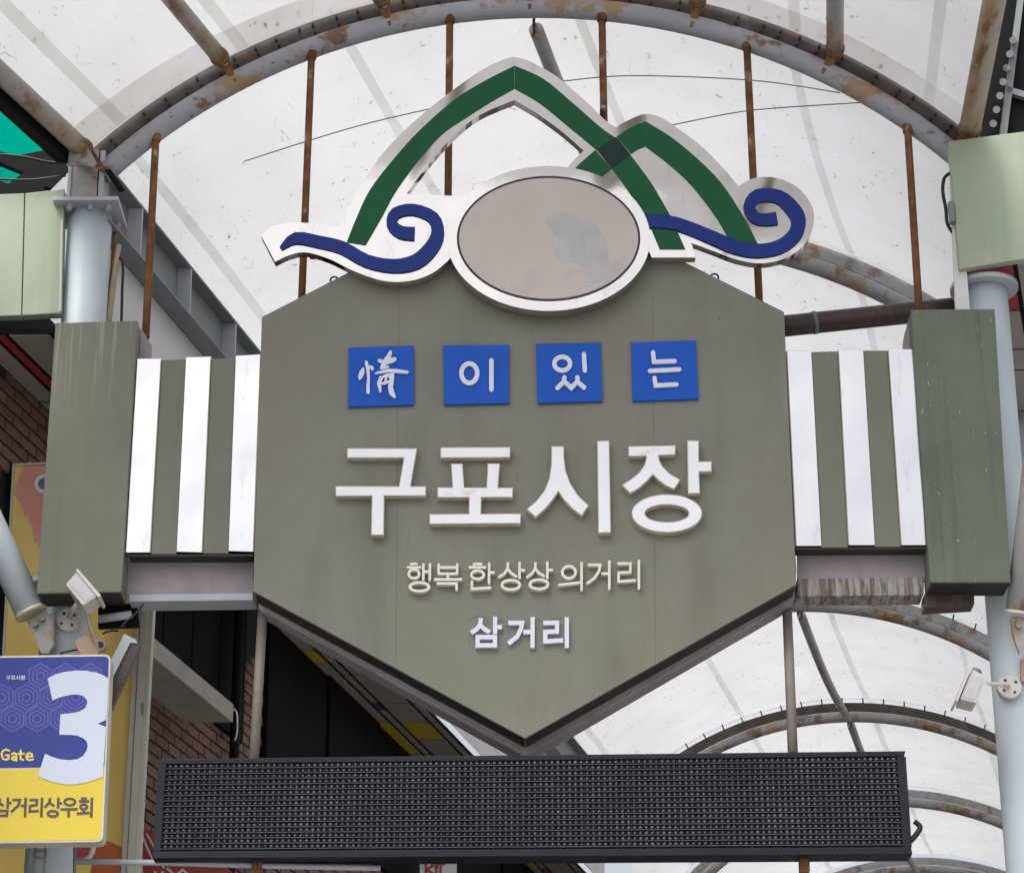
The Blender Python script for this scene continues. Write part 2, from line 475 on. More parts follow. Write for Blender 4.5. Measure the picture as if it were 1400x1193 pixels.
def membrane(name, c, dirt=0.5, trans=0.72, tcol=0.59):
    m, n, l, b = mat_new(name)
    n.remove(b)
    out = n['Material Output']
    dcol = (0.20, 0.19, 0.19, 1)
    soft = tex(n, l, 1.1, detail=5)
    base = mixc(n, l, ramp(n, l, soft.outputs['Fac'], 0.35, 0.70), c, (c[0] * 0.90, c[1] * 0.875, c[2] * 0.85, 1))
    # scuffs: short dark dashes where a broad mask allows them
    a = tex(n, l, 24, (1, 0.55, 1), 3, 0.65)
    mask = tex(n, l, 2.2, detail=4)
    f1 = ramp(n, l, a.outputs['Fac'], 0.625, 0.69)
    f2 = ramp(n, l, mask.outputs['Fac'], 0.47, 0.64)
    mu = n.new('ShaderNodeMath'); mu.operation = 'MULTIPLY'
    l.new(f1, mu.inputs[0]); l.new(f2, mu.inputs[1])
    mu2 = n.new('ShaderNodeMath'); mu2.operation = 'MULTIPLY'; mu2.inputs[1].default_value = dirt
    l.new(mu.outputs[0], mu2.inputs[0])
    colr = mixc(n, l, mu2.outputs[0], base, dcol)
    # thin scratches along a wavering contour
    sc_ = tex(n, l, 1.7, (1, 0.6, 1), 3, 0.5)
    s1 = n.new('ShaderNodeMath'); s1.operation = 'SUBTRACT'; s1.inputs[1].default_value = 0.52
    l.new(sc_.outputs['Fac'], s1.inputs[0])
    s2 = n.new('ShaderNodeMath'); s2.operation = 'ABSOLUTE'
    l.new(s1.outputs[0], s2.inputs[0])
    s3 = ramp(n, l, s2.outputs[0], 0.0022, 0.0)
    brk = ramp(n, l, tex(n, l, 6, detail=3).outputs['Fac'], 0.54, 0.62)
    s4 = n.new('ShaderNodeMath'); s4.operation = 'MULTIPLY'
    l.new(s3, s4.inputs[0]); l.new(brk, s4.inputs[1])
    s5 = n.new('ShaderNodeMath'); s5.operation = 'MULTIPLY'; s5.inputs[1].default_value = dirt * 0.8
    l.new(s4.outputs[0], s5.inputs[0])
    colr = mixc(n, l, s5.outputs[0], colr, dcol)
    tr = n.new('ShaderNodeBsdfTranslucent')
    df = n.new('ShaderNodeBsdfDiffuse')
    mx = n.new('ShaderNodeMixShader')
    mx.inputs[0].default_value = trans
    dm = n.new('ShaderNodeVectorMath'); dm.operation = 'SCALE'; dm.inputs['Scale'].default_value = tcol
    l.new(colr, dm.inputs[0])
    l.new(dm.outputs[0], tr.inputs['Color']); l.new(colr, df.inputs['Color'])
    l.new(df.outputs[0], mx.inputs[1]); l.new(tr.outputs[0], mx.inputs[2])
    l.new(mx.outputs[0], out.inputs['Surface'])
    return m
M_membrane = membrane('roof_membrane', (0.835, 0.85, 0.885, 1), 0.9)
M_seam = membrane('membrane_seam', (0.88, 0.91, 0.89, 1), 0.3, 0.92, 1.0)
M_cuff = membrane('membrane_cuff', (0.90, 0.89, 0.88, 1), 0.6, 0.92, 1.0)
M_tarp = membrane('green_sheet', (0.0, 0.86, 0.60, 1), 0.1, 0.95, 1.0)

# ================================================================== the setting
g = MB()
g.sheet([[(-400, -400, 0), (400, -400, 0)], [(-400, 600, 0), (400, 600, 0)]], False)
tag(build('ground', g, M_ground), None, kind='structure')

# ------------------------------------------------------------------ arcade roof geometry
Y0 = 0.32
def circle3(a, b, c):
    ax, ay, bx, by, cx, cy = a.x, a.z, b.x, b.z, c.x, c.z
    d = 2 * (ax * (by - cy) + bx * (cy - ay) + cx * (ay - by))
    ux = ((ax * ax + ay * ay) * (by - cy) + (bx * bx + by * by) * (cy - ay) + (cx * cx + cy * cy) * (ay - by)) / d
    uy = ((ax * ax + ay * ay) * (cx - bx) + (bx * bx + by * by) * (ax - cx) + (cx * cx + cy * cy) * (bx - ax)) / d
    return ux, uy, math.hypot(ax - ux, ay - uy)
AL, AT, AR = P(148, 232, Y0), P(712, 11, Y0), P(1299, 207, Y0)
CX, CZ, CR = circle3(AL, AT, AR)
TH_L = math.atan2(AL.z - CZ, AL.x - CX) + 0.015
TH_R = math.atan2(AR.z - CZ, AR.x - CX) - 0.06
def vault(th, t, dr=0.0):
    x = (CR + dr) * math.cos(th)
    z = (CR + dr) * math.sin(th)
    if t < 0:
        ex = -t * (0.03 + 0.06 * x)
        return Vector((CX + SKEW * t + x + ex, Y0 + t, CZ + z))
    return Vector((CX + SKEW * t + x, Y0 + t, CZ + z))
def th_of(px, py):
    p = P(px, py, Y0)
    return math.atan2(p.z - CZ, p.x - CX)
ARCH_T = [0.0, 3.0, 7.0, 10.9, 14.7, 18.4, 22.0]
N_TH = 48
ths = [TH_L + (TH_R - TH_L) * i / N_TH for i in range(N_TH + 1)]

arch_labels = ['rusty pale grey front arch pipe carrying the thin rods of the hanging sign',
               'rust-spotted roof arch directly behind the front arch, crossing behind the brown pipe',
               'roof arch hidden for the most part behind the olive sign board',
               'slender grey roof arch running just under the right striped fascia',
               'dark brown roof arch passing just above the right end of the display board',
               'pale beige roof arch low beside the right end of the display board',
               'far small roof arch at the deep end of the arcade']
arches = []
for i, t in enumerate(ARCH_T):
    a = thing('roof_arch', arch_labels[i], 'arch', vault(TH_L, t), 'arches of the arcade roof')
    arches.append(a)
    r = 0.062 if i == 0 else 0.058
    build('arch_pipe', MB().tube([vault(h, t) for h in ths], r, 16), M_arch if i == 0 else M_arch_rear, a)
    m = MB()
    for dy in (-0.012, 0.012):
        pass
    n = N_TH + 1
    vv, ff = [], []
    for h in ths:
        for (dr, dt) in ((0.068, 0.0), (0.165, 0.0), (0.165, 0.02), (0.068, 0.02)):
            vv.append(vault(h, t + dt, dr))
    for k in range(N_TH):
        for q in range(4):
            q2 = (q + 1) % 4
            ff.append((k * 4 + q, k * 4 + q2, (k + 1) * 4 + q2, (k + 1) * 4 + q))
    m.add(vv, ff, False)
    cl = build('clamp_plate', m, M_clamp if i in (0, 4) else M_arch_rear, a)
    if i == 0:
        bolt = None
        for k in range(46):
            h = TH_L + (TH_R - TH_L) * (k + 0.5 + random.uniform(-0.2, 0.2)) / 46
            for dr in (0.085, 0.125):
                if random.random() < 0.12: continue
                c = vault(h, -0.004, dr)
                d_ = 0.02 + random.random() * 0.02
                build('bolt', MB().tube([c, c + Vector((0, -d_, 0))], 0.0085, 6), M_clamp, cl)
    elif i == 4 or i == 3:
        for k in range(26):
            h = TH_L + (TH_R - TH_L) * (k + 0.5) / 26
            build('tie', MB().tube([vault(h, t, 0.16), vault(h, t - 0.05, 0.225)], 0.008, 6), M_cable, cl)

# membranes, one per bay
bays = [(-3.2, -0.02)] + [(ARCH_T[i] + 0.04, ARCH_T[i + 1] - 0.02) for i in range(len(ARCH_T) - 1)]
bay_labels = ['scuffed translucent white roof sheet flaring out in front of the front arch',
              'translucent white roof sheet directly behind the front arch and above the mountain emblem',
              'translucent white roof sheet behind the upper right striped fascia',
              'translucent white roof sheet seen between right striped fascia and slender arch',
              'bulging translucent white roof sheet above the dark brown arch and floodlight',
              'translucent white roof sheet beyond the dark brown arch by the display board',
              'far translucent white roof sheet seen beneath the display board']
SEAM_FRONT = [th_of(161, 161), th_of(329, 58), th_of(1090, 40), th_of(1271, 140)]
SEAM_REAR = [th_of(191, 211), th_of(471, 63), th_of(772, 25), th_of(1052, 85)]
for bi, (ta, tb) in enumerate(bays):
    a = thing('roof_membrane', bay_labels[bi], 'roof sheet', vault(TH_L, ta, 0.19), 'translucent sheets of the arcade roof')
    NT = 14
    sag = 0.03 if bi == 0 else 0.07
    def surf(h, v, off=0.0):
        t = ta + (tb - ta) * v
        s = sag * 4 * v * (1 - v) if bi else sag * (1 - v)
        base_dr = 0.166 if bi == 0 else (0.185 if bi == 1 else 0.21)
        return vault(h, t, base_dr - s + off)
    lo, hi = (TH_L + 0.10, TH_R - 0.08) if bi else (th_of(97, 190) + 0.004, th_of(1322, 190) - 0.01)
    NH = 60
    grid = [[surf(lo + (hi - lo) * k / NH, j / NT) for k in range(NH + 1)] for j in range(NT + 1)]
    sh = build('sheet', MB().sheet(grid), M_membrane, a, recalc=False)
    for h0 in (SEAM_FRONT if bi == 0 else SEAM_REAR):
        wv = 0.0105 if bi == 0 else 0.009
        build('seam', MB().sheet([[surf(h0 - wv, j / NT, -0.006), surf(h0 + wv, j / NT, -0.006)] for j in range(NT + 1)]), M_seam, a, recalc=False)
    if bi == 0:
        build('edge_cuff', MB().sheet([[surf(lo + (hi - lo) * k / NH, v, -0.008) for k in range(NH + 1)] for v in (0.93, 1.0)]), M_cuff, a, recalc=False)

# front purlins: tubes that run out from the front arch towards the street
fp = [((98, 192), 0.058, 0.13, 'thick rust-streaked roof tube ending at the left column head'),
      ((306, 84), 0.050, 0.12, 'rust-streaked roof tube landing left of the arch crown above the second rod'),
      ((533, 26), 0.046, 0.12, 'short visible roof tube end left of the arch crown'),
      ((727, 12), 0.046, 0.12, 'short visible roof tube end at the arch crown'),
      ((951, 28), 0.046, 0.12, 'short visible roof tube end right of the arch crown'),
      ((1138, 84), 0.050, 0.12, 'rust-edged roof tube landing on the arch above the right wave curl'),
      ((1322, 190), 0.062, 0.14, 'thick rust-covered roof tube running behind the right pale green fascia box')]
for (px, py), r, dr, lab in fp:
    h = th_of(px, py)
    pu = thing('roof_tube', lab, 'tube', vault(h, -0.05, dr), 'roof tubes in front of the front arch')
    pts = [vault(h, -0.10 - 0.15 * k, dr) for k in range(22)]
    build('tube', MB().tube(pts, r, 20), M_purlin if px < 1200 else M_purlin_old, pu)
    build('end_rim', MB().tube([vault(h, -0.085, dr), vault(h, -0.115, dr)], r + 0.006, 20), M_rod, pu)
    # pointed gusset from the tube end down to the arch pipe
    ra = Vector((math.cos(h), 0, math.sin(h))); ta_ = Vector((-math.sin(h), 0, math.cos(h)))
    o = vault(h, -0.06, dr)
    gus = [o - ta_ * 0.045 + ra * 0.02, o + ta_ * 0.045 + ra * 0.02, o + ta_ * 0.006 - ra * 0.16, o - ta_ * 0.006 - ra * 0.16]
    m = MB(); m.add(gus + [p + Vector((0, 0.016, 0)) for p in gus], [(0, 1, 2, 3), (7, 6, 5, 4), (0, 1, 5, 4), (1, 2, 6, 5), (2, 3, 7, 6), (3, 0, 4, 7)])
    build('gusset', m, M_rod, pu)
    build('bolt', MB().tube([o - ra * 0.03 + Vector((0, -0.02, 0)), o - ra * 0.03 + Vector((0, 0.005, 0))], 0.018, 6), M_steelgrey, pu)

# crown tubes behind the arches
crown_labels = ['dark crown tube hanging behind the peak of the mountain emblem',
                'crown tube hidden behind the olive sign board', 'crown tube hidden behind the lower sign board',
                'sagging grey crown tube behind the right hanging rod of the display board',
                'short crown tube under the dark brown arch', 'far crown tube at the deep end of the arcade']
hc = th_of(722, 12) - 0.002
for i in range(len(ARCH_T) - 1):
    t0, t1 = ARCH_T[i] + 0.16, ARCH_T[i + 1] - 0.10
    c = thing('crown_tube', crown_labels[i], 'tube', vault(hc, t0, -0.05), 'crown tubes between the arches')
    pts = [vault(hc, t0 + (t1 - t0) * k / 10, -0.045 - 0.10 * math.sin(math.pi * k / 10)) for k in range(11)]
    build('tube', MB().tube(pts, 0.044, 16), M_arch_rear if i else M_purlin, c)
    for tt in (t0 - 0.08, t1 + 0.02):
        build('bracket', MB().box(vault(hc, tt + 0.03, -0.04), (0.016, 0.16, 0.09)), M_clamp, c)

# ------------------------------------------------------------------ columns
def px_col(px, py, Y, r, z0, z1, name, label, mat, n=28, group=None):
    p = P(px, py, Y)
    t = thing(name, label, 'column', (p.x, p.y, z0), group)
    build('shaft', MB().tube([(p.x, p.y, z0 + (z1 - z0) * k / 8) for k in range(9)], r, n), mat, t)
    return t, p
YC = 0.36
zl = P(122, 295, YC).z
cl, pl = px_col(122, 320, YC, 0.125, 0.0, zl, 'steel_column', 'pale blue steel column behind the drip-streaked olive box', M_pipe_blue)
x, y = pl.x, pl.y
m = MB().box((x, y - 0.01, zl + 0.012), (0.37, 0.36, 0.024))
fl = build('flange_plate', m, M_steelgrey, cl, bevel=0.003)
for bx, by in ((-0.10, -0.13), (0.02, -0.13), (0.12, -0.12), (-0.14, 0.1), (0.14, 0.1)):
    build('bolt', MB().tube([(x + bx, y + by, zl - 0.03), (x + bx, y + by, zl + 0.05)], 0.018, 6), M_steelgrey, fl)
zt = P(110, 214, YC).z
m = MB()
a = [Vector((x - 0.10, y - 0.09, zl + 0.024)), Vector((x + 0.045, y - 0.09, zl + 0.024)), Vector((x + 0.045, y + 0.09, zl + 0.024)), Vector((x - 0.10, y + 0.09, zl + 0.024)),
     Vector((x - 0.125, y - 0.09, zt)), Vector((x + 0.04, y - 0.09, zt)), Vector((x + 0.04, y + 0.09, zt)), Vector((x - 0.125, y + 0.09, zt))]
m.hexa(a)
build('stub_post', m, M_purlin, cl, bevel=0.004)
m = MB().box((x + 0.065, y + 0.02, (zl + zt) / 2 + 0.02), (0.03, 0.22, zt - zl - 0.06))
build('side_plate', m, M_steelgrey, cl, bevel=0.003)
m = MB().box((x - 0.115, y - 0.0, (zl + zt) / 2), (0.02, 0.2, zt - zl - 0.05))
build('side_plate', m, M_steelgrey, cl, bevel=0.003)
m = MB().prism([(92, 225), (97, 193), (112, 188), (132, 222), (128, 228)], Y0 - 0.14, 0.02)
build('gusset', m, M_purlin, cl)
m = MB().prism([(143, 232), (151, 231), (170, 259), (162, 261)], YC - 0.12, 0.02)
build('bracket', m, M_gutter, cl)

cr, pr = px_col(1366, 650, YC, 0.128, 0.0, P(1345, 398, YC).z, 'steel_column', 'pale grey steel column behind the worn scratched olive box', M_pipe_blue)
xr = pr.x
zr = P(1345, 398, YC).z
m = MB(); m.tube([(xr, YC, zr), (xr, YC, zr + 0.03)], 0.19, 24)
build('cap_ring', m, M_steelgrey, cr)
m = MB().prism([(1299, 240), (1312, 240), (1330, 480), (1309, 482)], 0.18, 0.03)
build('side_plate', m, M_white_sheet, cr)
# rear column right, and dark rear posts left
px_col(1406, 500, 2.55, 0.11, 0.0, P(1400, 340, 2.55).z, 'steel_column', 'grey rear steel column half cut off beside the worn olive box', M_steelgrey)
rc, rp = px_col(776, 1185, 10.0, 0.11, 0.0, 5.9, 'steel_column', 'far steel column under the middle of the display board', M_steelgrey)
# I-beam along the left column heads
c_col = pl.x - SKEW * YC
za = W(172, 276, c_col + 0.03).z
zb = W(172, 331, c_col + 0.03).z
dirv = Vector((SKEW, 1, 0)).normalized()
side = Vector((1, -SKEW, 0)).normalized()
def street(c, y, z): return Vector((c + SKEW * y, y, z))
ib = thing('steel_beam', 'grey steel beam running back from the left column head', 'beam', street(c_col, YC, zb))
cb = c_col + 0.05
def run(mb, c0, c1, y0, y1, z0, z1):
    mb.hexa([street(c0, y0, z0), street(c1, y0, z0), street(c1, y1, z0), street(c0, y1, z0),
             street(c0, y0, z1), street(c1, y0, z1), street(c1, y1, z1), street(c0, y1, z1)])
    return mb
hb = 0.30
zb = zl - 0.05
build('web', run(MB(), cb - 0.006, cb + 0.006, 0.3, 14, zb, zb + hb), M_ibeam, ib)
build('flange', run(MB(), cb - 0.09, cb + 0.09, 0.3, 14, zb - 0.014, zb), M_ibeam, ib)
build('flange', run(MB(), cb - 0.09, cb + 0.09, 0.3, 14, zb + hb, zb + hb + 0.014), M_ibeam, ib)
for yy in (0.75, 1.55, 2.35, 3.4):
    build('stiffener', run(MB(), cb + 0.006, cb + 0.088, yy, yy + 0.016, zb + 0.001, zb + hb - 0.001), M_steelgrey, ib)
wsz0 = P(60, 432, 0.3).z
build('white_sheet', run(MB(), cb - 0.05, cb - 0.044, 0.55, 14, wsz0 - 0.1, zb - 0.016), M_white_sheet)
tag(bpy.data.objects['white_sheet'], 'white sheet wall hanging below the grey steel beam', 'sheet')

# pipes and conduits beside the left column
for (pp, r, mt, nm, lab) in [
    ([(157, 318), (152, 380), (143, 440)], 0.011, M_rod, 'conduit', 'brown conduit running down beside the pale blue column'),
    ([(162, 335), (157, 370), (153, 395), (148, 440)], 0.016, M_cream, 'conduit', 'cream conduit with a joint beside the pale blue column'),
    ([(160, 360), (156, 400), (151, 440)], 0.008, M_cream, 'conduit', 'thin cream conduit beside the pale blue column'),
    ([(163, 352), (168, 362), (167, 400), (166, 440)], 0.008, M_cable, 'cable', 'black cable bent beside the pale blue column')]:
    pts = [P(a_[0], a_[1], 0.42) for a_ in smooth(pp, 6)]
    tag(build(nm, MB().tube(pts, r, 10), mt, base=pts[-1]), lab, nm)

# ------------------------------------------------------------------ gate sign board
Yf = 0.0
outline = [(358, 433), (560, 329), (640, 300), (800, 300), (870, 325), (1072, 426), (1089, 799), (718, 1009), (346, 808)]
sg = thing('gate_sign', 'olive pointed hexagonal market sign board hung in the middle of the gate', 'sign', P(718, 1009, 0.1))
build('face_panel', MB().prism(outline, Yf, 0.16), M_olive, sg, bevel=0.004)
fr_out = [(360, 455), (560, 335), (640, 306), (800, 306), (870, 330), (1070, 450), (1089, 780), (1084, 822), (718, 1034), (354, 832), (350, 800)]
und = [(347.5, 808), (718, 1008.2), (1088, 799.5), (1086, 797), (718, 1004), (349, 806)]
# dark underside strip: a thin plate under the two sloping edges
def under(p, q, nm):
    a_, b_ = P(p[0], p[1], Yf + 0.006), P(q[0], q[1], Yf + 0.006)
    n_ = Vector((-(b_ - a_).z, 0, (b_ - a_).x)).normalized()
    if n_.z > 0: n_ = -n_
    m_ = MB()
    d_ = Vector((0, 0.15, 0))
    a1, b1 = a_ + n_ * 0.003, b_ + n_ * 0.003
    m_.hexa([a1, b1, b1 + d_, a1 + d_, a1 + n_ * 0.004, b1 + n_ * 0.004, b1 + n_ * 0.004 + d_, a1 + n_ * 0.004 + d_])
    build(nm, m_, M_dark_under, sg)
under((350, 810), (717, 1008), 'underside_plate')
under((719, 1008), (1086, 801), 'underside_plate')
build('back_frame', MB().prism(fr_out, 0.163, 0.16), M_lining, sg, bevel=0.006)
# eye bolts on the sloping top edges
for (ex, ey) in ((457, 384), (977, 380)):
    c = P(ex, ey, 0.07)
    pts = [c + Vector((0.021 * math.cos(k * math.pi / 8), 0, 0.021 * math.sin(k * math.pi / 8) + 0.004)) for k in range(17)]
    build('eye_bolt', MB().tube(pts, 0.0055, 8, False), M_cable, sg)

A = crop(350, 560, 3.977)
B = crop(700, 560, 3.977)
BIG = [
 ('gu', [A([(495, 209), (877, 209), (838, 430), (774, 430), (803, 262), (495, 262)]), A([(432, 414), (924, 416), (924, 468), (432, 470)]), A([(630, 440), (698, 440), (695, 682), (626, 682)])]),
 ('po', [A([(1003, 204), (1383, 202), (1383, 260), (1003, 262)]), A([(1060, 292), (1124, 292), (1134, 440), (1069, 440)]), A([(1260, 292), (1326, 292), (1315, 440), (1251, 440)]),
         A([(986, 421), (1397, 423), (1397, 476), (986, 478)]), A([(1158, 445), (1226, 445), (1224, 600), (1156, 600)]), A([(943, 566), (1440, 564), (1440, 618), (943, 622)])]),
 ('si', [B([(215, 198), (283, 198), (284, 260), (292, 330), (318, 400), (360, 465), (418, 520), (380, 577), (330, 540), (285, 492), (252, 445), (222, 490), (180, 540), (128, 585), (78, 540), (130, 497), (175, 440), (202, 375), (213, 300)]),
         B([(463, 168), (529, 168), (538, 668), (469, 670)])]),
 ('jang', [B([(633, 198), (889, 193), (889, 245), (798, 248), (802, 275), (820, 310), (855, 345), (915, 380), (882, 433), (835, 412), (795, 382), (767, 352), (735, 387), (690, 427), (643, 455), (597, 408), (645, 378), (692, 340), (717, 305), (728, 270), (729, 252), (633, 254)]),
           B([(953, 167), (1016, 167), (1017, 280), (1086, 280), (1086, 336), (1018, 338), (1022, 455), (957, 455)]),
           (B(ell(842, 563, 192, 104, 40)), B(ell(842, 563, 119, 47, 40)))])]
def letter_polys(parent, polys, Yfront, depth, m_body, m_face=None, ins=1.6, name='letter'):
    mb, mf = MB(), MB()
    for k, pg in enumerate(polys):
        e = 0.0006 * k
        if isinstance(pg, tuple):
            mb.prism([pg[0], pg[1]], Yfront - e, depth + e)
            if m_face: mf.prism([inset(pg[0], ins), inset(pg[1], -ins)], Yfront - 0.004 - e, 0.004)
        else:
            mb.prism(pg, Yfront - e, depth + e)
            if m_face: mf.prism(inset(pg, ins), Yfront - 0.004 - e, 0.004)
    o = build(name, mb, m_body, parent)
    if m_face: build('letter_face', mf, m_face, o)
    return o
for _, polys in BIG:
    letter_polys(sg, polys, Yf - 0.045, 0.044, M_letter_trim, M_white_letter, 1.1)

def letter_strokes(parent, strokes, Yfront, depth, mat, w, cap='round', name='letter', label=None):
    mb = MB()
    for k, s in enumerate(strokes):
        e = 0.0006 * k
        if isinstance(s, tuple):      # ('ring', pts)
            mb.stroke(s[1], Yfront - e, depth + e, w, closed=True)
        else:
            mb.stroke(s, Yfront - e, depth + e, None if len(s[0]) > 2 else w, cap)
    return build(name, mb, mat, parent, label=label)
C = crop(540, 750, 7.778)
D = crop(710, 750, 7.778)
ring = lambda T, cx, cy, rx, ry, n=24: ('ring', T(ell(cx, cy, rx, ry, n)))
SMALL = [
 [C([(168, 160), (228, 160)]), C([(137, 196), (266, 196)]), ring(C, 202, 264, 56, 47), C([(302, 165), (300, 322)]), C([(372, 162), (369, 328)]), C([(302, 240), (372, 240)]), ring(C, 260, 402, 102, 46)],
 [C([(465, 165), (465, 262)]), C([(662, 165), (660, 262)]), C([(465, 196), (662, 196)]), C([(465, 262), (660, 262)]), C([(562, 262), (562, 320)]), C([(425, 324), (703, 322)]), C([(455, 367), (655, 367), (655, 430)])],
 [C([(840, 160), (917, 160)]), C([(794, 195), (960, 195)]), ring(C, 878, 274, 67, 44), C([(1002, 156), (1000, 362)]), C([(1005, 250), (1048, 249)]), C([(818, 348), (818, 424), (1013, 412)])],
 [C([(1200, 153), (1198, 210), (1163, 262), (1110, 294)]), C([(1202, 212), (1236, 256), (1288, 290)]), C([(1325, 148), (1325, 306)]), C([(1325, 225), (1372, 225)]), ring(C, 1232, 381, 96, 50)],
 [D([(172, 153), (170, 210), (133, 262), (84, 296)]), D([(174, 212), (208, 254), (261, 286)]), D([(298, 143), (298, 306)]), D([(298, 224), (349, 222)]), ring(D, 208, 375, 97, 50)],
 [ring(D, 528, 246, 71, 64), D([(424, 382), (638, 358)]), D([(662, 150), (662, 434)])],
 [D([(740, 169), (860, 169), (848, 232), (802, 305), (727, 362)]), D([(884, 262), (950, 262)]), D([(957, 134), (957, 421)])],
 [D([(1053, 155), (1182, 155), (1180, 246), (1058, 252), (1055, 345), (1228, 334)]), D([(1272, 127), (1272, 417)])]]
for s in SMALL:
    letter_strokes(sg, s, Yf - 0.034, 0.033, M_cream_letter, 3.5)
LOW = [
 [C([(915, 733), (906, 800), (872, 850), (808, 890)]), C([(912, 812), (950, 850), (1008, 885)]), C([(1065, 720), (1065, 902)]), C([(1075, 830), (1138, 830)]), C([(880, 913), (878, 1050)]), C([(1064, 913), (1064, 1048)]), C([(880, 936), (1064, 936)]), C([(880, 1024), (1064, 1022)])],
 [C([(1205, 785), (1352, 785), (1338, 855), (1300, 930), (1205, 1005)]), D([(42, 882), (125, 882)]), D([(142, 723), (140, 1052)])],
 [D([(254, 785), (402, 785), (400, 876), (276, 882), (276, 982), (466, 970)]), D([(505, 726), (505, 1052)])]]
for s in LOW:
    letter_strokes(sg, s, Yf - 0.022, 0.021, M_lilac_letter, 5.8, 'flat')

# glue outlines left by earlier letters, and joints between the board's sheets
for st in (C([(790, 800), (812, 750), (870, 722), (930, 724), (985, 758), (992, 802)]), C([(790, 950), (793, 1040)]), C([(1110, 760), (1180, 764)]), C([(1195, 800), (1200, 880), (1235, 930)]),
           C([(1150, 850), (1135, 920), (1115, 950)]), D([(172, 746), (212, 748), (246, 778)]), D([(322, 742), (470, 736)]), D([(548, 895), (552, 880)])):
    build('glue_trace', MB().stroke(smooth(st, 4), Yf - 0.0012, 0.001, 0.55), M_glue, sg)
for (xa, xb) in ((545, 541), (892, 896)):
    build('sheet_joint', MB().prism([(xa, 402), (xa + 0.45, 402), (xb + 0.45, 905), (xb, 905)], Yf - 0.0008, 0.0006), M_glue, sg)
E = crop(350, 300, 3.977)
Fc = crop(700, 300, 3.977)
G = crop(470, 465, 12.56)
tiles = [
 ([(477, 475), (566, 472), (566, 553), (476, 556)], 4.0,
  [G([(335, 485, 40), (312, 550, 85), (285, 620, 80), (275, 650, 50)]), G([(385, 372, 50), (415, 500, 60), (425, 650, 46), (415, 800, 56), (417, 890, 60)]), G([(445, 450, 40), (478, 465, 62), (492, 492, 48)]),
   G([(803, 200, 50), (775, 270, 76), (715, 370, 100), (650, 475, 62)]), G([(605, 345, 50), (690, 380, 70), (800, 350, 90), (870, 325, 70)]), G([(650, 478, 50), (705, 468, 44), (765, 452, 32)]),
   G([(545, 565, 24), (640, 545, 44), (760, 518, 60), (900, 525, 62), (1090, 545, 50)]), G([(640, 640, 62), (605, 740, 72), (628, 880, 36)]),
   G([(640, 640, 40), (740, 600, 52), (825, 600, 84), (822, 700, 76), (800, 800, 84), (825, 905, 90), (868, 965, 50)]), G([(650, 745, 36), (720, 725, 48), (780, 700, 40)]), G([(738, 600, 30), (712, 710, 40)])]),
 ([(606, 472), (696, 471), (696, 551), (607, 553)], 6.2, [('ring', E(ell(1160, 835, 43, 53, 24))), E([(1280, 766), (1280, 923)])]),
 ([(733, 470), (821, 468), (824, 548), (735, 551)], 6.0, [('ring', Fc(ell(273, 783, 43, 37, 24))), Fc([(391, 732), (396, 820)]), Fc([(285, 858), (281, 882), (247, 915)]), Fc([(285, 880), (322, 914), (355, 880)]), Fc([(355, 857), (358, 884), (392, 912)])]),
 ([(863, 468), (951, 465), (955, 545), (865, 548)], 5.8, [Fc([(767, 722), (772, 773), (885, 769)]), Fc([(750, 822), (910, 814)]), Fc([(775, 860), (781, 901), (895, 896)])])]
for k, (q, w, st) in enumerate(tiles):
    t = build('letter_tile', MB().prism(q, Yf - 0.02, 0.019), M_tile, sg, bevel=0.002)
    letter_strokes(t, st, Yf - 0.032, 0.011, M_tile_letter, w)

# ------------------------------------------------------------------ emblem above the sign
Ye = -0.10
em = thing('emblem', 'steel mountain and wave emblem with green peaks mounted above the olive sign', 'emblem', P(716, 400, -0.02))
# plate outlines
pl_left = smooth([(357, 322), (372, 310), (400, 304), (438, 307), (463, 311)], 4)[:-1] + smooth([(463, 311), (469, 300), (493, 254), (531, 201), (584, 151), (652, 100), (690, 81)], 5)[:-1] + \
    smooth([(690, 81), (703, 78), (722, 83)], 4)[:-1] + smooth([(722, 83), (760, 104), (800, 138), (828, 165), (842, 174)], 4)[:-1] + \
    smooth([(842, 174), (862, 163), (882, 156), (904, 161), (930, 178), (960, 201), (985, 226), (1010, 255)], 4)[:-1] + \
    smooth([(1010, 255), (1030, 244), (1060, 243), (1090, 256), (1110, 282), (1112, 308), (1100, 334), (1076, 352), (1042, 360), (1008, 355), (975, 343), (945, 332)], 5)[:-1] + \
    [(945, 332), (951, 352), (891, 352), (879, 325), (863, 332), (846, 312)]
low = smooth([(612, 357), (590, 374), (560, 384), (525, 384), (485, 371), (450, 354), (418, 345), (395, 349), (376, 358)], 5)
hole = smooth([(556, 265), (586, 224), (620, 186), (655, 158), (703, 137)], 4)[:-1] + smooth([(703, 137), (735, 156), (768, 180), (798, 206)], 4)[:-1] + \
    [(798, 206), (780, 224), (765, 243), (735, 262), (700, 262), (650, 262), (620, 268), (590, 266)]
plate = pl_left + [(846, 312), (800, 300), (700, 300), (640, 320)] + low
build('backing_plate', MB().prism([plate, hole], Ye, 0.06), M_steel, em)
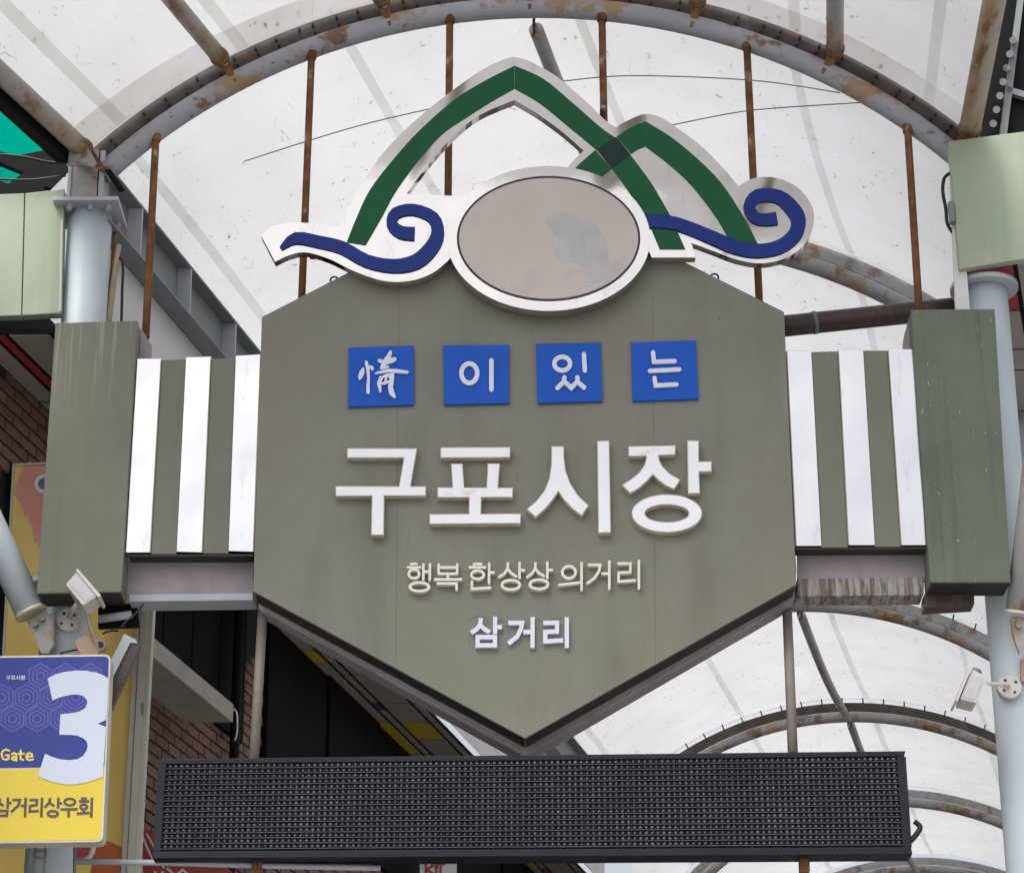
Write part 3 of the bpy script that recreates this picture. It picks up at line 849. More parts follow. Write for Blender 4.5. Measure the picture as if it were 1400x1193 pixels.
# plain rounded plate (no figure)
blob = ell(750, 326, 139, 99, 72)
bl = build('blank_plate', MB().prism(blob, Ye - 0.022, 0.075), M_steel, em, label='plain oval steel plate with a blank pale panel')
build('panel_border', MB().prism(inset(blob, 13.5), Ye - 0.0245, 0.002), M_border, bl)
build('blank_panel', MB().prism(inset(blob, 16.5), Ye - 0.027, 0.0025), M_blank, bl)
for pg in ([(748, 296), (778, 290), (808, 302), (826, 326), (832, 356), (818, 384), (800, 392), (804, 372), (788, 358), (770, 360), (758, 346), (766, 330), (752, 314)],):
    build('peeled_patch', MB().prism(smooth(pg, 3, True), Ye - 0.0285, 0.0014), M_peel, bl)
# green peaks
def band(outer, inner, k=4): return smooth(outer, k) + list(reversed(smooth(inner, k)))
g1l = band([(480, 333), (486, 300), (506, 259), (541, 214), (576, 176), (622, 136), (662, 111), (703, 90)], [(511, 335), (523, 298), (541, 262), (571, 221), (604, 184), (637, 161), (670, 140), (703, 121)])
g1l = band([(474, 331), (486, 301), (506, 259), (541, 214), (576, 176), (622, 136), (662, 111), (703.45, 90)], [(500, 335), (522, 297), (541, 262), (571, 221), (604, 184), (637, 161), (670, 140), (703.45, 121)])
g1r = band([(703.6, 90), (743, 108), (783, 141), (821, 174), (841, 188)], [(703.6, 121), (738, 141), (775, 171), (798, 190), (816, 205)])
g1r2 = band([(862, 212), (891, 251), (916, 294)], [(837, 231), (861, 264), (880, 294)])
g1r3 = [(890, 312), (926, 316), (937, 340.5), (902, 340.5)]
g2l = band([(759, 261), (785, 231), (814, 205)], [(799, 266), (818, 246), (836, 231)])
g2m = band([(843, 187), (861, 175), (882.45, 166)], [(863, 210), (872, 204), (882.45, 200)])
g2r = band([(882.6, 166), (921, 190), (961, 224), (989, 254), (1017, 297), (1036, 333)], [(882.6, 200), (914, 224), (946, 254), (979, 297), (993, 321), (1000, 330)])
for q in (g1l, g1r, g1r2, g1r3, g2l, g2m, g2r):
    build('green_band', MB().prism(q, Ye - 0.005, 0.006), M_green, em)
build('crossing_band', MB().prism([(816.5, 205), (842, 187.5), (862, 211), (836.5, 230.5)], Ye - 0.0055, 0.006), M_green_dark, em)
# blue waves
wl_ = [(384, 339, 5), (404, 325, 15), (436, 330, 16), (468, 338, 17), (501, 356, 17), (538, 363, 18), (569, 357, 20), (590, 338, 20), (598.5, 318, 18), (592, 297, 16), (565, 286, 15), (541, 291, 15), (536, 306, 15), (548, 317, 17), (567, 319, 18)]
Hh = crop(860, 230, 5.385)
wr_ = Hh([(62, 478, 10), (125, 395, 90), (300, 395, 92), (450, 440, 92), (620, 510, 96), (790, 580, 98), (950, 605, 98), (1110, 575, 100), (1220, 490, 105), (1248, 380, 108), (1200, 290, 108), (1100, 205, 95), (950, 200, 95), (885, 280, 85), (930, 360, 82), (1010, 375, 88), (1090, 365, 92)])
build('blue_wave', MB().stroke(smooth(wl_, 3), Ye - 0.013, 0.010), M_blue, em)
build('blue_wave', MB().stroke(smooth(wr_, 3), Ye - 0.013, 0.010), M_blue, em)
# brackets holding the emblem
for (bx, by) in ((560, 368), (700, 385), (800, 385), (925, 340)):
    build('mounting_bracket', MB().box(P(bx, by, -0.02), (0.05, 0.10, 0.03)), M_rod, em)
for (bx, by) in ((425, 335), (615, 150), (823, 165), (1022, 270)):
    build('mounting_bracket', MB().box(P(bx, by, 0.12) + Vector((0, 0, 0)), (0.03, 0.32, 0.02)), M_rod, em)

# ------------------------------------------------------------------ striped fascias and olive boxes
def fascia(side_, label, whites, greens, under_q, cloth, beam):
    base = P(under_q[0][0], under_q[0][1], 0.1)
    t = thing('striped_fascia', label, 'fascia', base)
    for q in whites:
        build('bright_slat', MB().prism(q, 0.020, 0.10), M_slat, t, bevel=0.002)
    for q in whites:
        e = 1.5
        if side_ < 0: st = [(q[1][0] - e, q[1][1] + 1), (q[1][0] - 0.3, q[1][1] + 1), (q[2][0] - 0.3, q[2][1] - 1), (q[2][0] - e, q[2][1] - 1)]
        else: st = [(q[0][0] + 0.3, q[0][1] + 1), (q[0][0] + e, q[0][1] + 1), (q[3][0] + e, q[3][1] - 1), (q[3][0] + 0.3, q[3][1] - 1)]
        build('rusted_edge', MB().prism(st, 0.0175, 0.004), M_beige, t)
    for q in greens:
        build('olive_slat', MB().prism(q, 0.026, 0.09), M_olive_box, t, bevel=0.002)
    build('underside_plate', MB().prism(under_q, 0.03, 0.095), M_dark_under, t)
    build('cloth_lining', MB().prism(cloth, 0.14, 0.02), M_lining, t)
    build('cross_beam', MB().prism(beam, 0.135, 0.16), M_rustbeam if side_ > 0 else M_steelgrey, t, bevel=0.004)
    return t
fascia(-1, 'striped fascia with a grey cross beam between left olive box and sign',
       [[(188, 490), (221, 490), (206, 755), (172, 755)], [(254.5, 488), (289, 487), (277, 755), (241.5, 754)], [(322.5, 486), (357, 484), (347, 754), (312.5, 753)]],
       [[(221.5, 492), (254, 491), (241, 757), (206.5, 757)], [(289.5, 490), (322, 490), (312, 756), (277.5, 756)]],
       [(176, 757.5), (346, 757), (346, 760), (176, 760.5)],
       [(175, 765), (346, 763), (346, 813), (175, 816)], [(176, 812), (346, 810), (346, 820), (176, 822)])
fascia(1, 'striped fascia with a peeling rusty cross beam between sign and right olive box',
       [[(1075, 479), (1109, 479), (1123, 746), (1088, 746)], [(1145.5, 478), (1180, 477), (1196, 745), (1159.5, 745)], [(1213.5, 477), (1248, 477), (1266, 745), (1231.5, 745)]],
       [[(1109.5, 481), (1145, 480), (1159, 748), (1123.5, 748)], [(1180.5, 479), (1213, 479), (1231, 747), (1196.5, 747)]],
       [(1089, 748), (1266, 747), (1266, 750), (1089, 751)],
       [(1090, 756), (1266, 755), (1264, 794), (1090, 795)], [(1090, 791), (1263, 789), (1263, 813), (1090, 815)])
def olive_box(q, label, mat, sidedark):
    t = thing('olive_box', label, 'box', P(q[3][0], q[3][1], 0.1))
    build('shell', MB().prism(q, -0.02, 0.20), mat, t, bevel=0.005)
    (x0, y0), (x1, y1) = q[3], q[2]
    build('underside_plate', MB().prism([(x0 + 2, y0 + 0.4), (x1 - 2, y1 + 0.4), (x1 - 2, y1 + 2), (x0 + 2, y0 + 2)], -0.012, 0.19), M_dark_under, t)
    return t
olive_box([(76, 441), (188, 438), (166, 809), (50, 811)], 'olive metal box with pale drip streaks over the left column', M_olive_box, 1)
olive_box([(1246, 423), (1360, 422), (1382, 796), (1272, 796)], 'worn olive metal box with white scratches over the right column', M_olive_old, -1)
# torn cloth at the box edges
tag(build('torn_cloth', MB().prism([(192, 447), (207, 472), (207, 490), (191, 490)], 0.10, 0.02), M_lining, base=P(200, 490, 0.1)), 'torn lilac cloth hanging beside the drip-streaked olive box', 'cloth')
tag(build('torn_cloth', MB().prism(smooth([(1245, 432), (1237, 455), (1235, 477), (1246, 477)], 3), 0.10, 0.02), M_lining, base=P(1240, 477, 0.1)), 'torn lilac cloth hanging beside the worn olive box', 'cloth')

# pale green fascia boxes above
t = thing('pale_fascia_box', 'pale green metal fascia box left of the pale blue column', 'box', P(40, 432, 0.3))
for q in ([(-120, 270), (33.2, 264), (29, 431), (-120, 436)], [(34.6, 264), (88, 258), (84, 428), (30.4, 431)]):
    build('panel', MB().prism(q, 0.24, 0.07), M_fascia, t, bevel=0.004)
build('trim', MB().prism([(82.5, 300), (86, 300), (83.5, 425), (80.5, 425)], 0.225, 0.014), M_alu, t)
t = thing('pale_fascia_box', 'pale green metal fascia box above the worn olive box', 'box', P(1340, 362, 0.2))
build('panel', MB().prism([(1297, 193), (1460, 172), (1475, 342), (1312, 368)], 0.14, 0.06), M_fascia, t, bevel=0.005)
tag(build('cable', MB().tube([P(a_[0], a_[1], 0.2) for a_ in smooth([(1300, 236), (1291, 244), (1289, 262), (1293, 285), (1295, 305), (1302, 318)], 6)], 0.010, 8), M_cable, base=P(1300, 318, 0.2)),
    'thick black cable looping beside the right pale green fascia box', 'cable')
tag(build('conduit_box', MB().prism([(1297, 275), (1304, 275), (1306, 302), (1300, 302)], 0.12, 0.05), M_ibeam, base=P(1300, 302, 0.15)), 'small grey conduit box beside the looping black cable', 'box')

# ------------------------------------------------------------------ rods
rods = [((213, 190), (199, 462), 'rusty hanger rod dropping to the drip-streaked olive box'), ((426, 77), (411, 445), 'rusty hanger rod behind the left wave of the emblem'),
        ((615, 28), (612, 330), 'rusty hanger rod behind the left slope of the emblem'), ((823, 26), (829, 330), 'rusty hanger rod between the two emblem peaks'),
        ((1021, 64), (1040, 450), 'rusty hanger rod behind the right wave curl of the emblem'), ((1241, 178), (1257, 430), 'rusty hanger rod dropping to the worn olive box')]
for (a_, b_, lab) in rods:
    p0, p1 = P(a_[0], a_[1], Y0 - 0.02), P(b_[0], b_[1], 0.22)
    t = thing('hanger_rod', lab, 'rod', p1, 'rusty hanger rods below the front arch')
    p0 = p0 + Vector((0, 0, 0.03))
    build('rod', MB().tube([p0 + (p1 - p0) * k / 6 for k in range(7)], 0.0215, 12), M_rod, t)
    build('weld_collar', MB().tube([p0 + Vector((0, 0, -0.005)), p0 + Vector((0, 0, -0.05))], [0.033, 0.028], 12), M_rod, t)
for (a_, b_, w_, lab) in [((360, 822), (347, 1040), 0.026, 'grey hanger rod holding the left end of the display board'),
                          ((1076, 830), (1084, 1030), 0.026, 'brown hanger rod holding the right end of the display board')]:
    p0, p1 = P(a_[0], a_[1], 0.27), P(b_[0], b_[1], 0.10)
    tag(build('hanger_rod', MB().tube([p0, (p0 + p1) / 2, p1], w_, 12), M_rod_grey, base=p1), lab, 'rod', 'hanger rods above the display board')

# brown pipe on the right
bp_ = thing('brown_pipe', 'thick dark brown pipe crossing from the sign to the right column', 'pipe', P(1190, 432, 0.6))
p0, p1 = P(1050, 448, 0.6), P(1306, 421, 0.6)
build('pipe', MB().tube([p0 + (p1 - p0) * k / 8 for k in range(9)], 0.062, 20), M_brownpipe, bp_)
q0 = P(1114, 441, 0.6); dq = (p1 - p0).normalized()
build('clamp', MB().tube([q0 - dq * 0.011, q0 + dq * 0.011], 0.0665, 20), M_ibeam, bp_)
q0 = P(1303, 421, 0.6)
build('end_flange', MB().tube([q0, q0 + dq * 0.012], 0.068, 20), M_steelgrey, bp_)

# ------------------------------------------------------------------ LED display board
Yl = -0.06
LQ = [(217, 1037), (1238, 1026), (1247.5, 1167), (208.5, 1173)]
def lq(u, v):
    x = (1 - v) * ((1 - u) * LQ[0][0] + u * LQ[1][0]) + v * ((1 - u) * LQ[3][0] + u * LQ[2][0])
    y = (1 - v) * ((1 - u) * LQ[0][1] + u * LQ[1][1]) + v * ((1 - u) * LQ[3][1] + u * LQ[2][1])
    return (x, y)
led = thing('display_board', 'long dark unlit message display board hanging under the olive sign', 'display board', P(720, 1172, 0.0))
build('back_box', MB().prism([lq(0.002, 0.01), lq(0.998, 0.01), lq(0.998, 0.985), lq(0.002, 0.985)], Yl + 0.02, 0.13), M_led_face, led)
uL, uR, vT, vB = 0.0085, 0.988, 0.058, 0.918
build('frame_bar', MB().prism([lq(0, 0), lq(1, 0), lq(1 - 0.012 * 0.2, vT - 0.006), lq(0.0015, vT - 0.006)], Yl, 0.155), M_led_frame, led, bevel=0.003)
build('frame_bar', MB().prism([lq(0.001, vB + 0.012), lq(0.999, vB + 0.012), lq(1, 1), lq(0, 1)], Yl, 0.155), M_led_frame, led, bevel=0.003)
build('frame_bar', MB().prism([lq(0, vT - 0.004), lq(uL + 0.002, vT - 0.004), lq(uL + 0.002, vB + 0.010), lq(0, vB + 0.010)], Yl + 0.001, 0.15), M_led_frame, led, bevel=0.003)
build('frame_bar', MB().prism([lq(uR, vT - 0.004), lq(1, vT - 0.004), lq(1, vB + 0.010), lq(uR, vB + 0.010)], Yl + 0.001, 0.15), M_led_frame, led, bevel=0.003)
NR, NC = 16, 126
for r_ in range(NR):
    v = vT + (vB - vT) * (r_ + 0.80) / NR
    a_, b_ = P(*lq(uL + 0.003, v), Yl + 0.018), P(*lq(uR - 0.001, v), Yl + 0.018)
    m = MB()
    d_, tk = Vector((0, -0.020, -0.006)), Vector((0, 0, 0.0035))
    m.hexa([a_ + d_, b_ + d_, b_, a_, a_ + d_ + tk, b_ + d_ + tk, b_ + tk, a_ + tk])
    build('louver', m, M_louver, led)
m = MB()
for r_ in range(NR):
    for c_ in range(NC):
        u = uL + 0.004 + (uR - uL - 0.005) * (c_ + 0.5) / NC
        v = vT + (vB - vT) * (r_ + 0.42) / NR
        p = P(*lq(u, v), Yl + 0.020)
        j = random.uniform(0.85, 1.1)
        vv = []
        for (rr, yy) in ((0.0092 * j, 0.0), (0.0082 * j, -0.010), (0.004 * j, -0.0145)):
            for k in range(6):
                vv.append(p + Vector((rr * math.cos(k * math.pi / 3), yy, rr * math.sin(k * math.pi / 3))))
        ff = []
        for l_ in range(2):
            for k in range(6):
                k2 = (k + 1) % 6
                ff.append((l_ * 6 + k, l_ * 6 + k2, l_ * 6 + 6 + k2, l_ * 6 + 6 + k))
        ff.append((12, 13, 14, 15, 16, 17))
        m.add(vv, ff, True)
build('lamp', m, M_lamp, led, kind='stuff')
for k in range(1, 16):
    u = uL + 0.004 + (uR - uL - 0.005) * k / 15.75 * 1.0
    if u > uR - 0.004: break
    build('module_joint', MB().prism([lq(u - 0.0006, vT), lq(u + 0.0006, vT), lq(u + 0.0006, vB), lq(u - 0.0006, vB)], Yl + 0.012, 0.009), M_black, led)
for (bx, by, dx) in ((352, 1176, 14), (1099, 1173, 12)):
    build('hanging_foot', MB().box(P(bx, by, 0.05) + Vector((0, 0, -0.02)), (0.05, 0.06, 0.10)), M_rod, led)
build('cable_plug', MB().tube([P(a_[0], a_[1], 0.0) for a_ in smooth([(1244, 1150), (1252, 1141), (1258, 1130), (1250, 1122)], 4)], 0.014, 8), M_cable, led)

# ------------------------------------------------------------------ gate number sign (lower left)
Yg = -0.20
q = [(-48, 897), (151.5, 894), (140.5, 1150), (-66, 1153)]
gs = thing('gate_number_sign', 'blue and yellow Gate 3 sign mounted on the left column', 'sign', P(60, 1152, -0.1))
build('box', MB().prism(rrect(q, 9), Yg, 0.11), M_gedge, gs)
ins_q = [(-46, 899.5), (149, 896.7), (138.2, 1147.6), (-63, 1150.5)]
def gl(t):   # horizontal cut at fraction
    a_, b_ = ins_q[0], ins_q[3]; c_, d_ = ins_q[1], ins_q[2]
    return ((a_[0] + (b_[0] - a_[0]) * t, a_[1] + (b_[1] - a_[1]) * t), (c_[0] + (d_[0] - c_[0]) * t, c_[1] + (d_[1] - c_[1]) * t))
tcut = 0.600
l1, r1 = gl(tcut)
l2, r2 = gl(tcut + 0.008)
up_q = rrect([ins_q[0], ins_q[1], r1, l1], 7)
dn_q = rrect([l2, r2, ins_q[2], ins_q[3]], 7)
# keep the straight cut square
up_q = [ins_q[0]] + [p for p in rrect([ins_q[0], ins_q[1], r1, l1], 7)[5:10]] + [r1, l1]
dn_q = [l2, r2] + rrect([l2, r2, ins_q[2], ins_q[3]], 7)[10:15] + [ins_q[3]]
build('blue_field', MB().prism(up_q, Yg - 0.0015, 0.002), M_gblue, gs)
build('yellow_field', MB().prism(dn_q, Yg - 0.0015, 0.002), M_gyellow, gs)
K = crop(0, 890, 8.52)
hexm = MB()
cnt = 0
for (yy, xs) in ((290, (470, 760, 1050)), (535, (20, 305, 595, 880)), (785, (-150, 145, 430, 720))):
    for xx in xs:
        for (rr, off) in ((160, 0), (112, 0), (62, 0)):
            pts = [(xx + rr * math.sin(k * math.pi / 3), yy - rr * math.cos(k * math.pi / 3)) for k in range(6)]
            cnt += 1
            lp = K(pts)
            hexm.prism([inset(lp, 0.0), inset(lp, 2.5)], Yg - 0.0028 - 0.00001 * (cnt % 9), 0.001)
build('hexagon_print', hexm, M_glilac, gs)
three = K([(555, 315), (650, 265), (760, 237), (880, 222), (1000, 225), (1120, 245), (1200, 275), (1266, 315), (1240, 795), (1140, 840), (1236, 880), (1197, 1458), (1100, 1497), (1000, 1525), (880, 1547), (760, 1547), (640, 1527), (540, 1495), (440, 1450),
           (525, 1190), (600, 1225), (700, 1255), (800, 1265), (900, 1255), (970, 1215), (1010, 1150), (1022, 1100), (1010, 1050), (970, 1010), (900, 980), (830, 972), (690, 970), (705, 730), (830, 720), (920, 700), (990, 660), (1022, 600),
           (1010, 560), (970, 520), (900, 500), (830, 503), (740, 522), (670, 545), (610, 570)])
build('numeral', MB().prism(three, Yg - 0.0050, 0.002), M_gthree, gs)
Q = crop(0, 1020, 8.52)
words = [
 [Q([(-60, 740), (-10, 680), (0, 600)]), Q([(-5, 655), (42, 692)]), Q([(92, 590), (88, 722)]), Q([(92, 655), (133, 655)]), Q([(-40, 748), (85, 748), (80, 803), (-40, 803)])],
 [Q([(143, 621), (232, 621), (215, 682), (128, 765)]), Q([(243, 690), (292, 690)]), Q([(300, 592), (290, 822)])],
 [Q([(343, 621), (432, 621), (425, 680), (350, 690), (345, 756), (452, 748)]), Q([(490, 592), (480, 822)])],
 [Q([(585, 598), (575, 650), (518, 712)]), Q([(578, 655), (632, 692)]), Q([(680, 592), (675, 722)]), Q([(680, 660), (722, 660)]), ('ring', Q(ell(615, 781, 58, 32, 20)))],
 [('ring', Q(ell(813, 645, 62, 38, 20))), Q([(703, 732), (907, 728)]), Q([(800, 735), (798, 822)])],
 [Q([(943, 605), (1012, 605)]), Q([(918, 638), (1040, 638)]), ('ring', Q(ell(975, 702, 38, 28, 18))), Q([(975, 732), (975, 772)]), Q([(893, 781), (1042, 770)]), Q([(1071, 592), (1062, 825)])]]
def flat_letter(parent, strokes, Y, mat, w, cap='flat'):
    m_ = MB()
    for k, s in enumerate(strokes):
        if isinstance(s, tuple): m_.stroke(s[1], Y - 0.0002 * k, 0.001 + 0.0002 * k, w, closed=True)
        else: m_.stroke(s, Y - 0.0002 * k, 0.001 + 0.0002 * k, w, cap)
    return build('printed_letter', m_, mat, parent)
for s in words: flat_letter(gs, s, Yg - 0.003, M_gtext, 3.6)
gate_w = [
 [Q([(108, 48), (70, 33), (34, 48), (17, 92), (34, 140), (70, 155), (100, 140), (100, 102), (70, 102)])],
 [Q([(138, 88), (165, 74), (190, 88), (190, 164)]), ('ring', Q(ell(164, 136, 24, 19, 16)))],
 [Q([(240, 45), (238, 140), (270, 155)]), Q([(218, 82), (278, 82)])],
 [Q([(306, 116), (376, 116)]), Q([(376, 118), (370, 88), (345, 74), (318, 86), (305, 116), (316, 146), (345, 158), (384, 150)])]]
for s in gate_w:
    flat_letter(gs, s, Yg - 0.0026, M_gtext, 4.0, 'round')
    flat_letter(gs, s, Yg - 0.0045, M_gword, 2.7, 'round')
# small market name above the pattern
def shrink(p): return (8.2 + (p[0] - 459) / (973 - 459) * 26.5, 922.5 + (p[1] - 600) / 135 * 6.6)
for _, polys in BIG:
    m_ = MB()
    for k, pg in enumerate(polys):
        if isinstance(pg, tuple): m_.prism([[shrink(p) for p in pg[0]], [shrink(p) for p in pg[1]]], Yg - 0.004 - 0.0002 * k, 0.001)
        else: m_.prism([shrink(p) for p in pg], Yg - 0.004 - 0.0002 * k, 0.001)
    build('printed_letter', m_, M_print_white, gs)
# mounting: ladder bracket to the column
for (a_, b_) in (((49, 1152), (46, 1200)), ((63, 1152), (60, 1200))):
    build('bracket_bar', MB().tube([P(a_[0], a_[1], -0.02), P(b_[0], b_[1], -0.02)], 0.008, 8), M_ibeam, gs)
for yy in (1163, 1172):
    build('bracket_bar', MB().tube([P(47, yy, -0.02), P(62, yy, -0.02)], 0.007, 8), M_ibeam, gs)
build('bracket_arm', MB().box(P(60, 960, 0.08), (0.2, 0.36, 0.06)), M_steelgrey, gs)
build('bracket_arm', MB().box(P(60, 1100, 0.08), (0.2, 0.36, 0.06)), M_steelgrey, gs)

# ------------------------------------------------------------------ floodlights
def flood(label, head, rim, body_ins, arm, disc, dr, back, Yh, Yd):
    t = thing('floodlight', label, 'floodlight', P(disc[0], disc[1], Yd), 'white floodlights on the columns')
    hb_ = build('housing', MB().prism(rrect(head, 3.0), Yh, 0.16), M_lampwhite, t, bevel=0.004)
    build('recessed_panel', MB().prism(rrect(body_ins, 2.0), Yh - 0.004, 0.006), M_glass, hb_)
    build('rim', MB().prism(rrect(rim, 1.0), Yh - 0.012, 0.184), M_lampwhite, t, bevel=0.003)
    build('yoke', MB().prism(back, Yh + 0.05, 0.06), M_ibeam, t)
    build('arm', MB().tube([P(arm[0][0], arm[0][1], Yh + 0.08), P(arm[1][0], arm[1][1], Yd - 0.012)], 0.0105, 12), M_lampwhite, t)
    c_ = P(disc[0], disc[1], Yd)
    d_ = build('base_disc', MB().tube([c_ + Vector((0, -0.016, 0)), c_ + Vector((0, 0.0, 0)), c_ + Vector((0, 0.03, 0))], [dr * 0.96, dr, dr], 28), M_lampwhite, t)
    for k in range(4):
        g_ = R(35 + 90 * k)
        s_ = c_ + Vector((dr * 0.62 * math.cos(g_), -0.012, dr * 0.62 * math.sin(g_)))
        build('screw', MB().tube([s_, s_ + Vector((0, -0.008, 0))], 0.008, 8), M_clamp, d_)
    return t
S7 = crop(30, 760, 7.778)
flood('tilted white floodlight on a round base in front of the left olive box', S7([(585, 165), (795, 425), (650, 525), (465, 300)]),
      S7([(590, 128), (838, 412), (812, 440), (572, 150)]), S7([(585, 195), (770, 420), (670, 480), (505, 300)]),
      S7([(595, 480), (498, 655)]), S7([(495, 682)])[0], 0.064, S7([(515, 400), (545, 400), (610, 490), (575, 490)]), -0.24, 0.22)
S8 = crop(1290, 880, 9.945)
flood('white floodlight on a round base seen against the white roof sheet', S8([(390, 330), (600, 460), (455, 800), (225, 745)]),
      S8([(365, 285), (395, 295), (195, 775), (162, 765)]), S8([(395, 385), (545, 470), (430, 760), (250, 715)]),
      S8([(595, 530), (885, 575)]), S8([(895, 585)])[0], 0.064, S8([(405, 315), (500, 340), (525, 380), (430, 350)]), -0.10, 0.215)

# ------------------------------------------------------------------ braces, small fittings left
def brace(a_, b_, Ya, Yb, r, mat, label, gus):
    p0_, p1_ = P(a_[0], a_[1], Ya), P(b_[0], b_[1], Yb)
    t = thing('brace_tube', label, 'tube', p1_)
    ex = p0_ + (p0_ - p1_) * 0.6
    build('tube', MB().tube([ex, p0_, p1_], r, 24), mat, t)
    d_ = (p1_ - p0_).normalized()
    build('end_rim', MB().tube([p1_ - d_ * 0.012, p1_ + d_ * 0.006], r + 0.005, 24), M_gedge, t)
    gm = build('gusset', MB().prism(gus[0], Yb - 0.02, 0.03), M_purlin, t, bevel=0.003)
    for (bx, by) in gus[1]:
        c_ = P(bx, by, Yb - 0.02)
        build('bolt', MB().tube([c_, c_ + Vector((0, -0.022, 0))], 0.017, 6), M_ibeam, gm)
    return t
brace((-2, 742), (43, 838), 0.12, 0.16, 0.083, M_pipe_blue, 'pale brace tube bolted to the left column below the olive box',
      ([(36, 848), (60, 835), (74, 840), (74, 880), (66, 893), (56, 893), (46, 868)], [(49, 854), (58, 846)]))
brace((1408, 700), (1392, 838), -0.05, 0.1, 0.066, M_purlin, 'rust-stained brace tube beside the right column',
      ([(1382, 842), (1400, 842), (1404, 878), (1394, 893), (1385, 868)], [(1392, 856)]))
tag(build('junction_box', MB().prism([(101, 877), (119, 867), (135, 890), (131, 906), (110, 896)], -0.02, 0.08), M_beige, base=P(118, 900, 0.0), bevel=0.004), 'beige junction box just above the Gate 3 sign', 'box')
tag(build('junction_box', MB().prism([(1396, 900), (1420, 899), (1421, 932), (1396, 931)], 0.2, 0.08), M_beige, base=P(1400, 931, 0.2), bevel=0.004), 'beige junction box on the right column next to the floodlight base', 'box')
tb_ = thing('tube_light', 'slanted ribbed tube light beside the Gate 3 sign', 'light', P(150, 960, 0.05))
build('housing', MB().prism([(172, 868), (181, 874), (152, 966), (146, 956)], 0.0, 0.08), M_clamp, tb_)
build('diffuser', MB().prism([(170, 866), (186, 874), (188, 879), (178, 878), (152, 930), (150, 905)], -0.012, 0.02), M_steelgrey, tb_)
build('dark_strip', MB().prism([(183, 872), (192, 882), (152, 968), (151, 950)], -0.002, 0.05), M_brownpipe, tb_)
tl = thing('fluorescent_lamp', 'grey fluorescent lamp fitting under the left cross beam', 'light', P(160, 845, 0.2))
build('tray', MB().prism([(134, 828), (188, 824), (190, 856), (134, 858)], 0.24, 0.03), M_gutter, tl)
build('tube', MB().tube([P(135, 846, 0.2), P(180, 840, 0.2)], 0.022, 12), M_steelgrey, tl)
for (pp, r, mt, nm, lab) in [
    ([(118, 830), (123, 855), (130, 875), (134, 895)], 0.012, M_cream, 'conduit', 'cream conduit bending down under the drip-streaked olive box'),
    ([(105, 842), (111, 850), (116, 862), (119, 868)], 0.005, M_cream, 'cable', 'thin cream cable from floodlight base to junction box'),
    ([(196, 825), (186, 838), (172, 850), (166, 858)], 0.006, M_cable, 'cable', 'black cable dropping from the left cross beam to the lamp fitting'),
    ([(130, 892), (105, 888), (82, 893)], 0.006, M_cable, 'cable', 'black cable lying across the top of the Gate 3 sign'),
    ([(162, 862), (150, 862), (140, 866)], 0.006, M_cable, 'cable', 'short black cable behind the slanted tube light')]:
    pts = [P(a_[0], a_[1], 0.06) for a_ in smooth(pp, 6)]
    tag(build(nm, MB().tube(pts, r, 8), mt, base=pts[-1]), lab, nm)
pr0 = P(100, 1178, 0.0)
tag(build('steel_pipe', MB().tube([P(104, 1177, 0.05), P(230, 1179, 0.05), P(360, 1183, 0.05), P(520, 1186, 0.05)], 0.015, 12), M_steelgrey, base=P(104, 1177, 0.05)), 'slim grey pipe running along under the display board', 'pipe')
t = thing('wall_bracket', 'small white looped bracket under the Gate 3 sign', 'bracket', P(112, 1165, 0.1))
build('loop', MB().tube([P(a_[0], a_[1], 0.1) for a_ in smooth([(128, 1152), (126, 1165), (118, 1174), (106, 1176)], 5)], 0.012, 8), M_print_white, t)
build('stem', MB().tube([P(102, 1150, 0.12), P(102, 1195, 0.12)], 0.008, 8), M_ibeam, t)

# ------------------------------------------------------------------ left shop building
C_W = P(-46, 457, 0.3).x - SKEW * 0.3                       # wall plane of the left shops
z_sof = P(85, 457, 0.3).z
bd = thing('shop_building', 'dark brick shop building along the left side of the arcade', 'building', street(C_W, 3, 0))
build('wall', run(MB(), C_W - 0.5, C_W - 0.012, -1.5, 30, 0.0, z_sof + 0.6), M_mortar, bd)
bl_, bh_, gap = 0.205, 0.060, 0.016
ang = math.atan2(1, SKEW)
bm_ = []
for k in range(3):
    m = MB().box((0, 0, 0), (bl_, 0.024, bh_))
    me = bpy.data.meshes.new('brick')
    me.from_pydata(m.v, [], m.f)
    me.materials.append(M_brick[k])
    bm_.append(me)
def to_px(p):
    d = Vector(p) - CAM
    z = d.dot(fwd)
    return (700 + F_PX * d.dot(rt) / z, 596.5 - F_PX * d.dot(up) / z)
def brick_at(yv, z):
    o = bpy.data.objects.new('brick', random.choice(bm_))
    p = street(C_W - 0.004 - random.random() * 0.004, yv, z)
    o.location = p - bd.location
    o.rotation_euler = (0, 0, ang)
    o.parent = bd
    col.objects.link(o)
cells = []
pitch_y = (bl_ + gap) * math.cos(math.atan(SKEW))
for r_ in range(0, 120):
    z = 4.0 + r_ * (bh_ + gap)
    for k in range(-2, 60):
        yv = 0.2 + (k + 0.5 * (r_ % 2)) * pitch_y
        x_, y_ = to_px(street(C_W, yv, z))
        # where the photograph lets single bricks be picked apart
        if (196 < x_ < 358 and 905 < y_ < 1195) or (-12 < x_ < 72 and 505 < y_ < 650):
            f_big = 1 if (y_ < 1050 or x_ < 225) else 0
            cells.append((f_big, z, yv, x_, y_))
cells = [c for c in cells if not (c[3] < 300 and c[4] < 925 and c[3] > 190)]
cells.sort(key=lambda c: -c[0])
for c in cells[:296]: brick_at(c[2], c[1])
rest = MB()
u_ = dirv * (bl_ / 2); w_ = side * 0.012
